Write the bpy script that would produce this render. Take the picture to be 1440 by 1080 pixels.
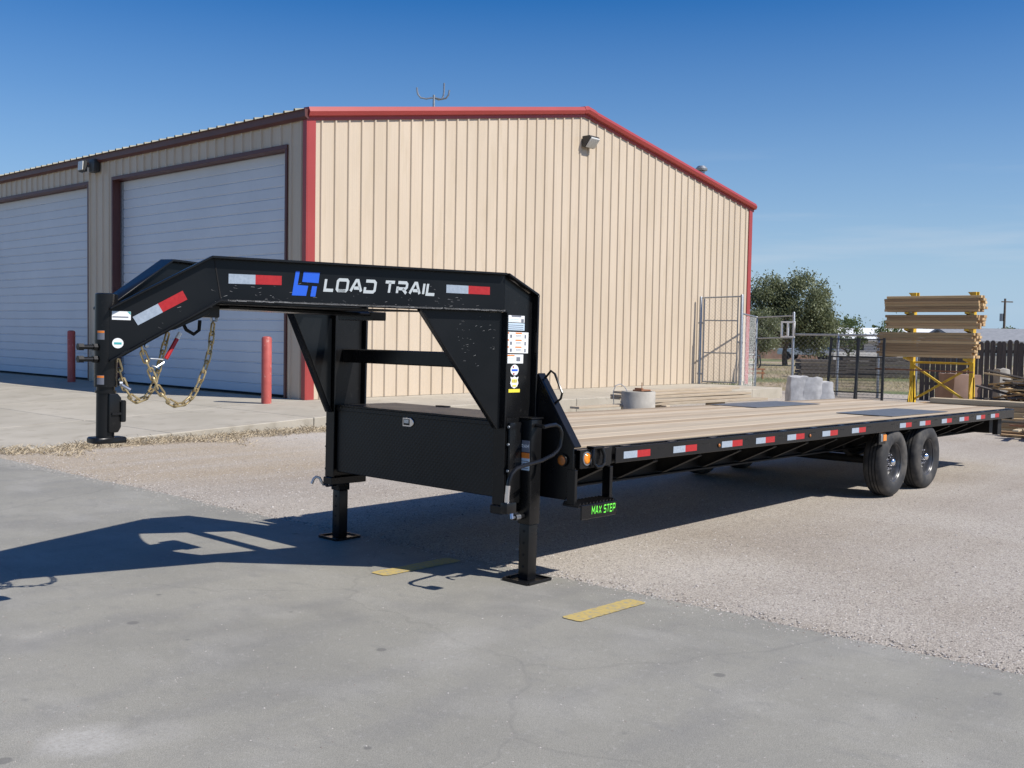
import bpy, bmesh, math, random
from mathutils import Vector, Matrix
random.seed(7)
scene = bpy.context.scene
col = scene.collection
for o in list(bpy.data.objects):
    bpy.data.objects.remove(o)

# ------------------------------------------------------------------ camera
F_PX, YAW, PITCH, ROLL = 1445.05, 0.7328, 0.0469, 0.0173
def camera_matrix():
    f = Vector((math.cos(YAW)*math.cos(PITCH), math.sin(YAW)*math.cos(PITCH), -math.sin(PITCH)))
    r = Vector((math.sin(YAW), -math.cos(YAW), 0)); d = f.cross(r)
    c, s = math.cos(ROLL), math.sin(ROLL)
    r2 = r*c - d*s; d2 = r*s + d*c
    m = Matrix((r2, -d2, -f)).transposed().to_4x4()
    m.translation = (0, 0, 1.70)
    return m
cd = bpy.data.cameras.new('camera'); cam = bpy.data.objects.new('camera', cd); col.objects.link(cam)
cd.sensor_width = 36; cd.lens = F_PX/1440*36; cd.clip_start = .1; cd.clip_end = 6000
cam.matrix_world = camera_matrix()
scene.camera = cam

# ------------------------------------------------------------------ sky and sun
SUN = Vector((.26, -.90, 1.0)).normalized()          # direction towards the sun
elev = math.asin(SUN.z); azim = math.atan2(SUN.x, SUN.y)
world = bpy.data.worlds.new('World'); scene.world = world; world.use_nodes = True
wn = world.node_tree; wn.nodes.clear()
sky = wn.nodes.new('ShaderNodeTexSky'); sky.sky_type = 'NISHITA'; sky.sun_disc = False
sky.sun_elevation = elev; sky.sun_rotation = azim
sky.altitude = 0; sky.air_density = 1.0; sky.dust_density = .6; sky.ozone_density = 4.5
bg = wn.nodes.new('ShaderNodeBackground'); bg.inputs[1].default_value = .084
wo = wn.nodes.new('ShaderNodeOutputWorld')
# a few thin streaks of cloud low in the sky
tc = wn.nodes.new('ShaderNodeTexCoord'); mp = wn.nodes.new('ShaderNodeMapping'); mp.inputs['Scale'].default_value = (2.2, 2.2, 26)
ns = wn.nodes.new('ShaderNodeTexNoise'); ns.inputs['Scale'].default_value = 1.7; ns.inputs['Detail'].default_value = 6
rp = wn.nodes.new('ShaderNodeValToRGB'); rp.color_ramp.elements[0].position = .54; rp.color_ramp.elements[1].position = .82
sx = wn.nodes.new('ShaderNodeSeparateXYZ')
bd = wn.nodes.new('ShaderNodeValToRGB'); e = bd.color_ramp.elements
e[0].position = .0; e[0].color = (.0, .0, .0, 1); e[1].position = .2; e[1].color = (0, 0, 0, 1)
a = e.new(.08); a.color = (.42, .42, .42, 1)
mu = wn.nodes.new('ShaderNodeMath'); mu.operation = 'MULTIPLY'
mx = wn.nodes.new('ShaderNodeMix'); mx.data_type = 'RGBA'; mx.inputs[7].default_value = (6.0, 6.6, 7.4, 1)
wl = wn.links.new
wl(tc.outputs['Generated'], mp.inputs[0]); wl(mp.outputs[0], ns.inputs[0]); wl(ns.outputs[0], rp.inputs[0])
wl(tc.outputs['Generated'], sx.inputs[0]); wl(sx.outputs[2], bd.inputs[0])
wl(rp.outputs[0], mu.inputs[0]); wl(bd.outputs[0], mu.inputs[1]); wl(mu.outputs[0], mx.inputs[0])
hs = wn.nodes.new('ShaderNodeHueSaturation'); hs.inputs['Saturation'].default_value = 1.38; hs.inputs['Hue'].default_value = .504
wl(sky.outputs[0], hs.inputs['Color']); tn = wn.nodes.new('ShaderNodeMix'); tn.data_type = 'RGBA'; tn.blend_type = 'MULTIPLY'; tn.inputs[0].default_value = 1.0; tn.inputs[7].default_value = (.97, .98, 1.07, 1)
wl(hs.outputs[0], tn.inputs[6]); hz = wn.nodes.new('ShaderNodeMix'); hz.data_type = 'RGBA'; hz.inputs[7].default_value = (3.9, 5.6, 7.5, 1)      # pale air towards the horizon, all round
hr = wn.nodes.new('ShaderNodeValToRGB'); he = hr.color_ramp.elements; he[0].position = 0.; he[0].color = (.85,)*3+(1,); he[1].position = .31; he[1].color = (0, 0, 0, 1)
for p_, v_ in ((.04, .78), (.13, .42), (.21, .2)):
    q_ = he.new(p_); q_.color = (v_, v_, v_, 1)
wl(sx.outputs[2], hr.inputs[0]); wl(hr.outputs[0], hz.inputs[0]); wl(tn.outputs[2], hz.inputs[6]); wl(hz.outputs[2], mx.inputs[6]); wl(mx.outputs[2], bg.inputs[0]); wl(bg.outputs[0], wo.inputs[0])
sd = bpy.data.lights.new('sun', 'SUN'); sd.energy = 4.75; sd.angle = math.radians(.53); sd.color = (1.0, .95, .88)
sun = bpy.data.objects.new('sun', sd); col.objects.link(sun)
sun.location = (6, -20, 25); sun.rotation_euler = SUN.to_track_quat('Z', 'Y').to_euler()
vs = scene.view_settings; vs.view_transform = 'Standard'; vs.look = 'None'; vs.exposure = 0.32; vs.gamma = 1; vs.use_curve_mapping = False
scene.render.resolution_x = 1024; scene.render.resolution_y = 768
scene.render.engine = 'CYCLES'

# ------------------------------------------------------------------ materials
def mat(name, c, rough=.6, metal=0., c2=None, nscale=6., ndetail=4., lo=.35, hi=.65, bump=0., bscale=40., coat=0., spec=None, stretch=None, rvar=0., c3=None, n3=40., lo3=.55, hi3=.7, obj=False, rand=0.):
    m = bpy.data.materials.new(name); m.use_nodes = True; t = m.node_tree; b = t.nodes['Principled BSDF']
    N = t.nodes.new; K = t.links.new
    b.inputs['Roughness'].default_value = rough; b.inputs['Metallic'].default_value = metal
    if coat: b.inputs['Coat Weight'].default_value = coat; b.inputs['Coat Roughness'].default_value = .08
    if spec is not None: b.inputs['Specular IOR Level'].default_value = spec
    b.inputs['Base Color'].default_value = (*c, 1)
    if c2 or bump or rvar or c3:
        if obj:
            g = N('ShaderNodeTexCoord'); out = g.outputs['Object']
        else:
            g = N('ShaderNodeNewGeometry'); out = g.outputs['Position']
        if stretch:
            mm = N('ShaderNodeMapping'); mm.inputs['Scale'].default_value = stretch; K(out, mm.inputs[0]); out = mm.outputs[0]
        if c2:
            n = N('ShaderNodeTexNoise'); n.inputs['Scale'].default_value = nscale; n.inputs['Detail'].default_value = ndetail; K(out, n.inputs[0])
            r = N('ShaderNodeValToRGB'); r.color_ramp.elements[0].position = lo; r.color_ramp.elements[1].position = hi
            r.color_ramp.elements[0].color = (*c, 1); r.color_ramp.elements[1].color = (*c2, 1); K(n.outputs[0], r.inputs[0])
            cur = r.outputs[0]
            if c3:
                n3_ = N('ShaderNodeTexNoise'); n3_.inputs['Scale'].default_value = n3; n3_.inputs['Detail'].default_value = 3; K(out, n3_.inputs[0])
                r3 = N('ShaderNodeValToRGB'); r3.color_ramp.elements[0].position = lo3; r3.color_ramp.elements[1].position = hi3
                K(n3_.outputs[0], r3.inputs[0])
                x = N('ShaderNodeMix'); x.data_type = 'RGBA'; K(r3.outputs[0], x.inputs[0]); K(cur, x.inputs[6]); x.inputs[7].default_value = (*c3, 1); cur = x.outputs[2]
            if rand:
                oi = N('ShaderNodeObjectInfo'); mr_ = N('ShaderNodeMapRange'); mr_.inputs[3].default_value = 1-rand; mr_.inputs[4].default_value = 1+rand; K(oi.outputs['Random'], mr_.inputs[0])
                vm = N('ShaderNodeVectorMath'); vm.operation = 'SCALE'; K(cur, vm.inputs[0]); K(mr_.outputs[0], vm.inputs['Scale']); cur = vm.outputs[0]
            K(cur, b.inputs['Base Color'])
            if rvar:
                mr = N('ShaderNodeMapRange'); mr.inputs[3].default_value = rough; mr.inputs[4].default_value = rough+rvar; K(n.outputs[0], mr.inputs[0]); K(mr.outputs[0], b.inputs['Roughness'])
        if bump:
            n2 = N('ShaderNodeTexNoise'); n2.inputs['Scale'].default_value = bscale; n2.inputs['Detail'].default_value = 5; K(out, n2.inputs[0])
            bp = N('ShaderNodeBump'); bp.inputs['Strength'].default_value = bump; bp.inputs['Distance'].default_value = .01; K(n2.outputs[0], bp.inputs['Height']); K(bp.outputs[0], b.inputs['Normal'])
    return m

M = {}
M['black'] = mat('black_paint', (.0045, .0047, .0052), .2, c2=(.008, .008, .0085), nscale=3, rvar=.16, bump=.05, bscale=6, c3=(.03, .029, .027), n3=26, lo3=.66, hi3=.9, spec=.34)
M['black_dull'] = mat('black_undercoat', (.006, .006, .0062), .5, c2=(.016, .0145, .013), nscale=5, rvar=.2, spec=.3)
M['neck'] = mat('neck_paint', (.0042, .0052, .0064), .24, c2=(.0075, .0085, .0098), nscale=2.5, rvar=.12, bump=.02, bscale=9, spec=.26)
M['scuff'] = mat('paint_scuff', (.20, .20, .20), .7)
M['hole'] = mat('hole_black', (.004, .004, .004), .9)
M['rubber'] = mat('tyre_rubber', (.022, .022, .023), .75, c2=(.105, .095, .082), nscale=7, lo=.45, hi=.8, bump=.1, bscale=90)
M['rim'] = mat('rim_paint', (.035, .036, .040), .3, c2=(.06, .06, .063), nscale=12, coat=.3)
M['chrome'] = mat('chrome', (.75, .75, .77), .12, 1.0)
M['zinc'] = mat('zinc', (.55, .58, .62), .32, 1.0, c2=(.40, .42, .46), nscale=30)
M['galv'] = mat('galvanised', (.38, .40, .42), .45, .75, c2=(.27, .29, .31), nscale=22)
M['chain'] = mat('chain_gold', (.72, .59, .34), .36, .7, c2=(.46, .35, .18), nscale=40)
M['white'] = mat('label_white', (.78, .80, .80), .5)
M['silver_tape'] = mat('reflective_silver', (.36, .42, .49), .35, .1, c2=(.30, .355, .42), nscale=60, obj=True)
M['red_tape'] = mat('reflective_red', (.42, .018, .02), .35, c2=(.36, .013, .016), nscale=60)
M['logo'] = mat('logo_blue', (.014, .105, .62), .4)
M['letter'] = mat('letter_grey', (.46, .50, .51), .45)
M['green'] = mat('print_green', (.16, .85, .07), .5)
M['orange'] = mat('print_orange', (.78, .22, .03), .5)
M['ink'] = mat('print_ink', (.16, .17, .20), .6)
M['label_blue'] = mat('label_blue', (.50, .62, .72), .5)
M['yellow_label'] = mat('label_yellow', (.80, .68, .06), .5)
M['teal'] = mat('print_teal', (.05, .36, .36), .5)
M['amber'] = mat('amber_lens', (.80, .28, .02), .12, coat=.6, c2=(.70, .2, .012), nscale=70)
M['amber_dull'] = mat('amber_lens_dark', (.34, .11, .02), .3)  # darker amber copy; puts the front-facing lamp's shade into the colour
def wood(name, c, c2, c3, axis=0, sc=4., rand=.13):
    s = [38., 38., 38.]; s[axis] = 1.3
    return mat(name, c, .78, c2=c2, nscale=sc*.32, ndetail=6, lo=.32, hi=.68, stretch=tuple(s), bump=.12, bscale=3, c3=c3, n3=.5, lo3=.6, hi3=.8, rand=rand)
M['deck'] = wood('deck_pine', (.365, .285, .195), (.46, .375, .272), (.27, .195, .12), 0)
M['deck2'] = wood('deck_pine_pale', (.41, .335, .24), (.49, .41, .305), (.30, .23, .15), 0)
M['deck3'] = wood('deck_pine_warm', (.285, .21, .135), (.385, .30, .205), (.23, .16, .095), 0)
M['lumber'] = wood('lumber_yellow', (.46, .315, .155), (.54, .385, .205), (.34, .215, .10), 1, rand=.24)
M['lumber2'] = wood('lumber_brown', (.36, .23, .115), (.44, .295, .155), (.25, .155, .072), 1, rand=.24)
M['lumber3'] = wood('lumber_pale', (.42, .335, .215), (.50, .41, .275), (.31, .23, .14), 1)
M['old_wood'] = wood('old_picket_wood', (.052, .044, .040), (.095, .082, .074), (.03, .026, .023), 2)
M['plate'] = mat('tread_plate_grey', (.13, .135, .14), .5, .3, c2=(.17, .175, .18), nscale=18, bump=.3, bscale=60)
M['tan'] = mat('siding_tan', (.51, .422, .317), .40, c2=(.545, .455, .347), nscale=1.6, stretch=(1, 1, .18), rand=.018, c3=(.495, .408, .30), n3=5, lo3=.5, hi3=.75, rvar=.08, bump=.02, bscale=3)
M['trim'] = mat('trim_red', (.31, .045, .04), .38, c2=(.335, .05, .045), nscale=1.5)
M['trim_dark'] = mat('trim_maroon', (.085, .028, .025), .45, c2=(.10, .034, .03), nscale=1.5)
M['door'] = mat('door_white', (.56, .60, .65), .45, rand=.02, c2=(.60, .64, .69), nscale=.9, rvar=.1)
M['roof'] = mat('roof_galvalume', (.24, .23, .17), .65, 0., c2=(.28, .27, .21), nscale=2)
M['concrete'] = mat('apron_concrete', (.335, .305, .245), .85, rand=.04, c2=(.40, .365, .30), nscale=.9, ndetail=8, bump=.12, bscale=30, c3=(.29, .26, .205), n3=3.2, lo3=.56, hi3=.75)
M['concrete_edge'] = mat('slab_edge', (.28, .262, .23), .9, c2=(.36, .34, .30), nscale=4, bump=.2, bscale=20)
M['conc_grey'] = mat('cast_concrete', (.30, .28, .245), .9, c2=(.40, .375, .33), nscale=5, ndetail=8, bump=.3, bscale=25)
M['pale_stone'] = mat('pale_stone', (.33, .33, .335), .9, c2=(.47, .47, .47), nscale=7, ndetail=8, bump=.5, bscale=12)
M['bollard'] = mat('bollard_red', (.44, .09, .072), .5, c2=(.37, .07, .056), nscale=5, c3=(.50, .22, .18), n3=14, lo3=.62, hi3=.72)
M['yellow'] = mat('rack_yellow', (.68, .46, .03), .5, c2=(.55, .33, .03), nscale=6)
M['rust'] = mat('rust', (.20, .085, .045), .8, c2=(.30, .13, .06), nscale=8)
M['dark_metal'] = mat('dark_metal', (.016, .02, .024), .45, c2=(.03, .034, .038), nscale=6)
M['lamp_body'] = mat('lamp_bronze', (.035, .036, .036), .45)
M['lamp_glass'] = mat('lamp_lens', (.66, .66, .62), .2, c2=(.55, .55, .52), nscale=20)
M['bark'] = mat('bark', (.09, .07, .055), .9, c2=(.14, .11, .085), nscale=8)
M['white_paint'] = mat('white_paint', (.75, .76, .76), .4)
M['grey_roof'] = mat('grey_shingle', (.20, .21, .225), .85, c2=(.25, .26, .275), nscale=3)
M['brick_brown'] = mat('house_brown', (.20, .13, .10), .85, c2=(.26, .17, .13), nscale=2)
M['glass'] = mat('window_glass', (.03, .035, .04), .1)
M['straw'] = mat('straw', (.36, .29, .19), .8, c2=(.46, .39, .28), nscale=9)
M['weed'] = mat('weed_green', (.07, .13, .03), .7, c2=(.12, .18, .05), nscale=9)

def leaf_mat(name, c, c2):
    m = mat(name, c, .6, c2=c2, nscale=1.1, ndetail=5)
    t = m.node_tree; b = t.nodes['Principled BSDF']
    tr = t.nodes.new('ShaderNodeBsdfTranslucent'); tr.inputs[0].default_value = (*[min(1, v*1.4) for v in c2], 1)
    mxs = t.nodes.new('ShaderNodeMixShader'); mxs.inputs[0].default_value = .25
    o = t.nodes['Material Output']
    t.links.new(b.outputs[0], mxs.inputs[1]); t.links.new(tr.outputs[0], mxs.inputs[2]); t.links.new(mxs.outputs[0], o.inputs[0])
    return m
M['leaf'] = leaf_mat('leaf_olive', (.10, .12, .06), (.175, .195, .10))
M['leaf2'] = leaf_mat('leaf_green', (.070, .105, .032), (.13, .17, .06))

def tread_mat():
    m = mat('black_tread_plate', (.0065, .006, .0058), .3, c2=(.012, .011, .0105), nscale=4, rvar=.15, spec=.35)
    t = m.node_tree; N = t.nodes.new; K = t.links.new; b = t.nodes['Principled BSDF']
    g = N('ShaderNodeNewGeometry'); hs = []
    for ang in (.785, -.785):
        mp_ = N('ShaderNodeMapping'); mp_.vector_type = 'POINT'; mp_.inputs['Rotation'].default_value = (ang, 0, ang); mp_.inputs['Scale'].default_value = (1, 1, 1)
        K(g.outputs['Position'], mp_.inputs[0])
        w = N('ShaderNodeTexWave'); w.inputs['Scale'].default_value = 16; w.bands_direction = 'Y'; K(mp_.outputs[0], w.inputs[0]); hs.append(w.outputs[0])
    mm = N('ShaderNodeMath'); mm.operation = 'MULTIPLY'; K(hs[0], mm.inputs[0]); K(hs[1], mm.inputs[1])
    bp = N('ShaderNodeBump'); bp.inputs['Strength'].default_value = .2; bp.inputs['Distance'].default_value = .005
    K(mm.outputs[0], bp.inputs['Height']); K(bp.outputs[0], b.inputs['Normal'])
    return m
M['tread'] = tread_mat()

def ground_mats():
    def base(name, rough):
        m = bpy.data.materials.new(name); m.use_nodes = True; t = m.node_tree; b = t.nodes['Principled BSDF']; b.inputs['Roughness'].default_value = rough; b.inputs['Specular IOR Level'].default_value = .3
        g = t.nodes.new('ShaderNodeNewGeometry'); return m, t, b, g.outputs['Position']
    def noise(t, pos, sc, det=5, stretch=None, rot=0):
        if stretch:
            mm = t.nodes.new('ShaderNodeMapping'); mm.inputs['Scale'].default_value = stretch; mm.inputs['Rotation'].default_value = (0, 0, rot); t.links.new(pos, mm.inputs[0]); pos = mm.outputs[0]
        n = t.nodes.new('ShaderNodeTexNoise'); n.inputs['Scale'].default_value = sc; n.inputs['Detail'].default_value = det; t.links.new(pos, n.inputs[0]); return n.outputs[0]
    def ramp(t, src, stops):
        r = t.nodes.new('ShaderNodeValToRGB'); e = r.color_ramp.elements
        e[0].position, e[0].color = stops[0][0], (*stops[0][1], 1); e[1].position, e[1].color = stops[-1][0], (*stops[-1][1], 1)
        for p, c in stops[1:-1]:
            q = e.new(p); q.color = (*c, 1)
        t.links.new(src, r.inputs[0]); return r.outputs[0]
    def mix(t, fac, a_, b_, mode='MIX'):
        x = t.nodes.new('ShaderNodeMix'); x.data_type = 'RGBA'; x.blend_type = mode
        if isinstance(fac, float): x.inputs[0].default_value = fac
        else: t.links.new(fac, x.inputs[0])
        t.links.new(a_, x.inputs[6])
        if isinstance(b_, tuple): x.inputs[7].default_value = (*b_, 1)
        else: t.links.new(b_, x.inputs[7])
        return x.outputs[2]
    def bumpn(t, b, src, st, dist=.01):
        bp = t.nodes.new('ShaderNodeBump'); bp.inputs['Strength'].default_value = st; bp.inputs['Distance'].default_value = dist; t.links.new(src, bp.inputs['Height']); t.links.new(bp.outputs[0], b.inputs['Normal'])
    # driveway pavement
    m, t, b, pos = base('pavement_grey', .8)
    c = ramp(t, noise(t, pos, .8, 9), [(.3, (.238, .230, .200)), (.5, (.266, .256, .221)), (.72, (.297, .285, .246))])
    c = mix(t, ramp(t, noise(t, pos, 1.3, 9, (.8, 2.2, 1), .5), [(.48, (0, 0, 0)), (.78, (.7, .7, .7))]), c, (.205, .20, .187))
    c = mix(t, ramp(t, noise(t, pos, 2.2, 8, (1, .6, 1), -.6), [(.52, (0, 0, 0)), (.8, (.6, .6, .6))]), c, (.345, .333, .30))
    c = mix(t, ramp(t, noise(t, pos, 7, 8, (1.6, .7, 1), .8), [(.55, (0, 0, 0)), (.75, (.45, .45, .45))]), c, (.20, .195, .182))
    c = mix(t, ramp(t, noise(t, pos, 26, 5), [(.6, (0, 0, 0)), (.74, (.5, .5, .5))]), c, (.36, .35, .32))
    g2 = noise(t, pos, 240, 3)
    c = mix(t, 1.0, c, ramp(t, g2, [(.25, (.55, .55, .55)), (.75, (1.36, 1.36, 1.36))]), 'MULTIPLY')
    # oil drips: voronoi spots
    v = t.nodes.new('ShaderNodeTexVoronoi'); v.inputs['Scale'].default_value = 3.1; t.links.new(pos, v.inputs[0])
    wob = noise(t, pos, 9, 3)
    ad = t.nodes.new('ShaderNodeMath'); ad.operation = 'MULTIPLY_ADD'; t.links.new(wob, ad.inputs[0]); ad.inputs[1].default_value = .07; t.links.new(v.outputs['Distance'], ad.inputs[2])
    vc = t.nodes.new('ShaderNodeSeparateColor'); t.links.new(v.outputs['Color'], vc.inputs[0])
    sz = t.nodes.new('ShaderNodeMath'); sz.operation = 'MULTIPLY_ADD'; t.links.new(vc.outputs[0], sz.inputs[0]); sz.inputs[1].default_value = .17; t.links.new(ad.outputs[0], sz.inputs[2])
    c = mix(t, ramp(t, sz.outputs[0], [(.135, (.62, .62, .62)), (.165, (0, 0, 0))]), c, (.115, .112, .105))
    # hairline cracks
    v2 = t.nodes.new('ShaderNodeTexVoronoi'); v2.feature = 'DISTANCE_TO_EDGE'; v2.inputs['Scale'].default_value = .24
    wv = t.nodes.new('ShaderNodeVectorMath'); wv.operation = 'MULTIPLY_ADD'; nn_ = t.nodes.new('ShaderNodeTexNoise'); nn_.inputs['Scale'].default_value = 1.6; nn_.inputs['Detail'].default_value = 7; t.links.new(pos, nn_.inputs[0])
    t.links.new(nn_.outputs['Color'], wv.inputs[0]); wv.inputs[1].default_value = (.6, .6, 0); t.links.new(pos, wv.inputs[2]); t.links.new(wv.outputs[0], v2.inputs[0])
    c = mix(t, ramp(t, v2.outputs[0], [(.0, (.28, .28, .28)), (.0018, (0, 0, 0))]), c, (.14, .135, .125))
    # rubber tyre scuffs: thin arcs
    wv2 = t.nodes.new('ShaderNodeTexWave'); wv2.wave_type = 'RINGS'; wv2.rings_direction = 'Z'; wv2.inputs['Scale'].default_value = .085; wv2.inputs['Distortion'].default_value = 1.2; wv2.inputs['Detail'].default_value = 3
    mpp = t.nodes.new('ShaderNodeMapping'); mpp.inputs['Location'].default_value = (3.0, 6.0, 0); t.links.new(pos, mpp.inputs[0]); t.links.new(mpp.outputs[0], wv2.inputs[0])
    tk = t.nodes.new('ShaderNodeMath'); tk.operation = 'MULTIPLY'; t.links.new(ramp(t, wv2.outputs['Fac'], [(.90, (0, 0, 0)), (.97, (1, 1, 1))]), tk.inputs[0]); t.links.new(ramp(t, noise(t, pos, 2.5, 7), [(.42, (0, 0, 0)), (.7, (.4, .4, .4))]), tk.inputs[1])
    c = mix(t, tk.outputs[0], c, (.15, .147, .14))
    # pale spill stains
    for (sx_, sy_, r_, st) in ((1.93, 4.06, .12, .75), (2.2, 3.93, .10, .25), (3.74, 3.84, .18, .22), (4.0, 4.0, .12, .22)):
        d = t.nodes.new('ShaderNodeVectorMath'); d.operation = 'DISTANCE'; t.links.new(pos, d.inputs[0]); d.inputs[1].default_value = (sx_, sy_, 0)
        q = t.nodes.new('ShaderNodeMath'); q.operation = 'MULTIPLY_ADD'; t.links.new(noise(t, pos, 5, 6), q.inputs[0]); q.inputs[1].default_value = -r_*1.6; t.links.new(d.outputs['Value'], q.inputs[2])
        spk = t.nodes.new('ShaderNodeMath'); spk.operation = 'MULTIPLY'; t.links.new(ramp(t, q.outputs[0], [(0., (st, st, st)), (r_*1.1, (0, 0, 0))]), spk.inputs[0]); t.links.new(ramp(t, noise(t, pos, 60, 9), [(.3, (.35, .35, .35)), (.65, (1, 1, 1))]), spk.inputs[1])
        c = mix(t, spk.outputs[0], c, (.42, .405, .375))
    t.links.new(c, b.inputs['Base Color']); bumpn(t, b, g2, .25, .006); M['pavement'] = m
    # chip seal gravel
    m, t, b, pos = base('chip_seal', .9)
    c = ramp(t, noise(t, pos, .35, 7), [(.3, (.30, .264, .225)), (.5, (.352, .317, .275)), (.7, (.41, .375, .33))])
    c = mix(t, ramp(t, noise(t, pos, .8, 6, (1, .35, 1), .2), [(.5, (0, 0, 0)), (.8, (.6, .6, .6))]), c, (.285, .245, .195))
    d = t.nodes.new('ShaderNodeVectorMath'); d.operation = 'DISTANCE'; t.links.new(pos, d.inputs[0]); d.inputs[1].default_value = (10.6, 12.6, 0)
    q = t.nodes.new('ShaderNodeMath'); q.operation = 'MULTIPLY_ADD'; t.links.new(noise(t, pos, 1.1, 6), q.inputs[0]); q.inputs[1].default_value = -1.6; t.links.new(d.outputs['Value'], q.inputs[2])
    q2 = t.nodes.new('ShaderNodeMath'); q2.operation = 'MULTIPLY'; t.links.new(q.outputs[0], q2.inputs[0]); q2.inputs[1].default_value = .25
    c = mix(t, ramp(t, q2.outputs[0], [(.25, (.7, .7, .7)), (.55, (0, 0, 0))]), c, (.45, .415, .372))
    d3 = t.nodes.new('ShaderNodeVectorMath'); d3.operation = 'DISTANCE'; t.links.new(pos, d3.inputs[0]); d3.inputs[1].default_value = (7.0, 12.6, 0)
    q3 = t.nodes.new('ShaderNodeMath'); q3.operation = 'MULTIPLY_ADD'; t.links.new(noise(t, pos, .9, 7), q3.inputs[0]); q3.inputs[1].default_value = -2.2; t.links.new(d3.outputs['Value'], q3.inputs[2])
    q4 = t.nodes.new('ShaderNodeMath'); q4.operation = 'MULTIPLY'; t.links.new(q3.outputs[0], q4.inputs[0]); q4.inputs[1].default_value = .25
    c = mix(t, ramp(t, q4.outputs[0], [(.15, (.75, .75, .75)), (.55, (0, 0, 0))]), c, (.36, .295, .215))
    c = mix(t, ramp(t, noise(t, pos, 1.1, 7, (.22, 1.6, 1), .06), [(.45, (0, 0, 0)), (.7, (.5, .5, .5))]), c, (.40, .37, .335))
    c = mix(t, ramp(t, noise(t, pos, 9, 4), [(.6, (0, 0, 0)), (.75, (.35, .35, .35))]), c, (.20, .175, .155))
    v = t.nodes.new('ShaderNodeTexVoronoi'); v.inputs['Scale'].default_value = 120; t.links.new(pos, v.inputs[0])
    sp = t.nodes.new('ShaderNodeSeparateColor'); t.links.new(v.outputs['Color'], sp.inputs[0])
    c = mix(t, 1.0, c, ramp(t, sp.outputs[0], [(0., (.62, .61, .60)), (.5, (1., .99, .97)), (1., (1.36, 1.35, 1.33))]), 'MULTIPLY')
    t.links.new(c, b.inputs['Base Color'])
    bumpn(t, b, v.outputs['Distance'], .5, -.011); M['gravel'] = m
    # field
    m, t, b, pos = base('field', .95)
    c = ramp(t, noise(t, pos, .12, 8), [(.38, (.34, .27, .19)), (.52, (.26, .22, .13)), (.62, (.12, .145, .06))])
    c = mix(t, 1.0, c, ramp(t, noise(t, pos, 5, 6), [(.3, (.7, .7, .7)), (.7, (1.25, 1.25, 1.25))]), 'MULTIPLY')
    t.links.new(c, b.inputs['Base Color']); bumpn(t, b, noise(t, pos, 14, 4), .5, .05); M['field'] = m
    # worn yellow paint
    m, t, b, pos = base('yellow_marking', .75)
    c = ramp(t, noise(t, pos, 38, 9), [(.34, (.31, .28, .20)), (.48, (.43, .33, .125)), (.7, (.49, .37, .13))])
    t.links.new(c, b.inputs['Base Color']); M['stripe'] = m
ground_mats()

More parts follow.
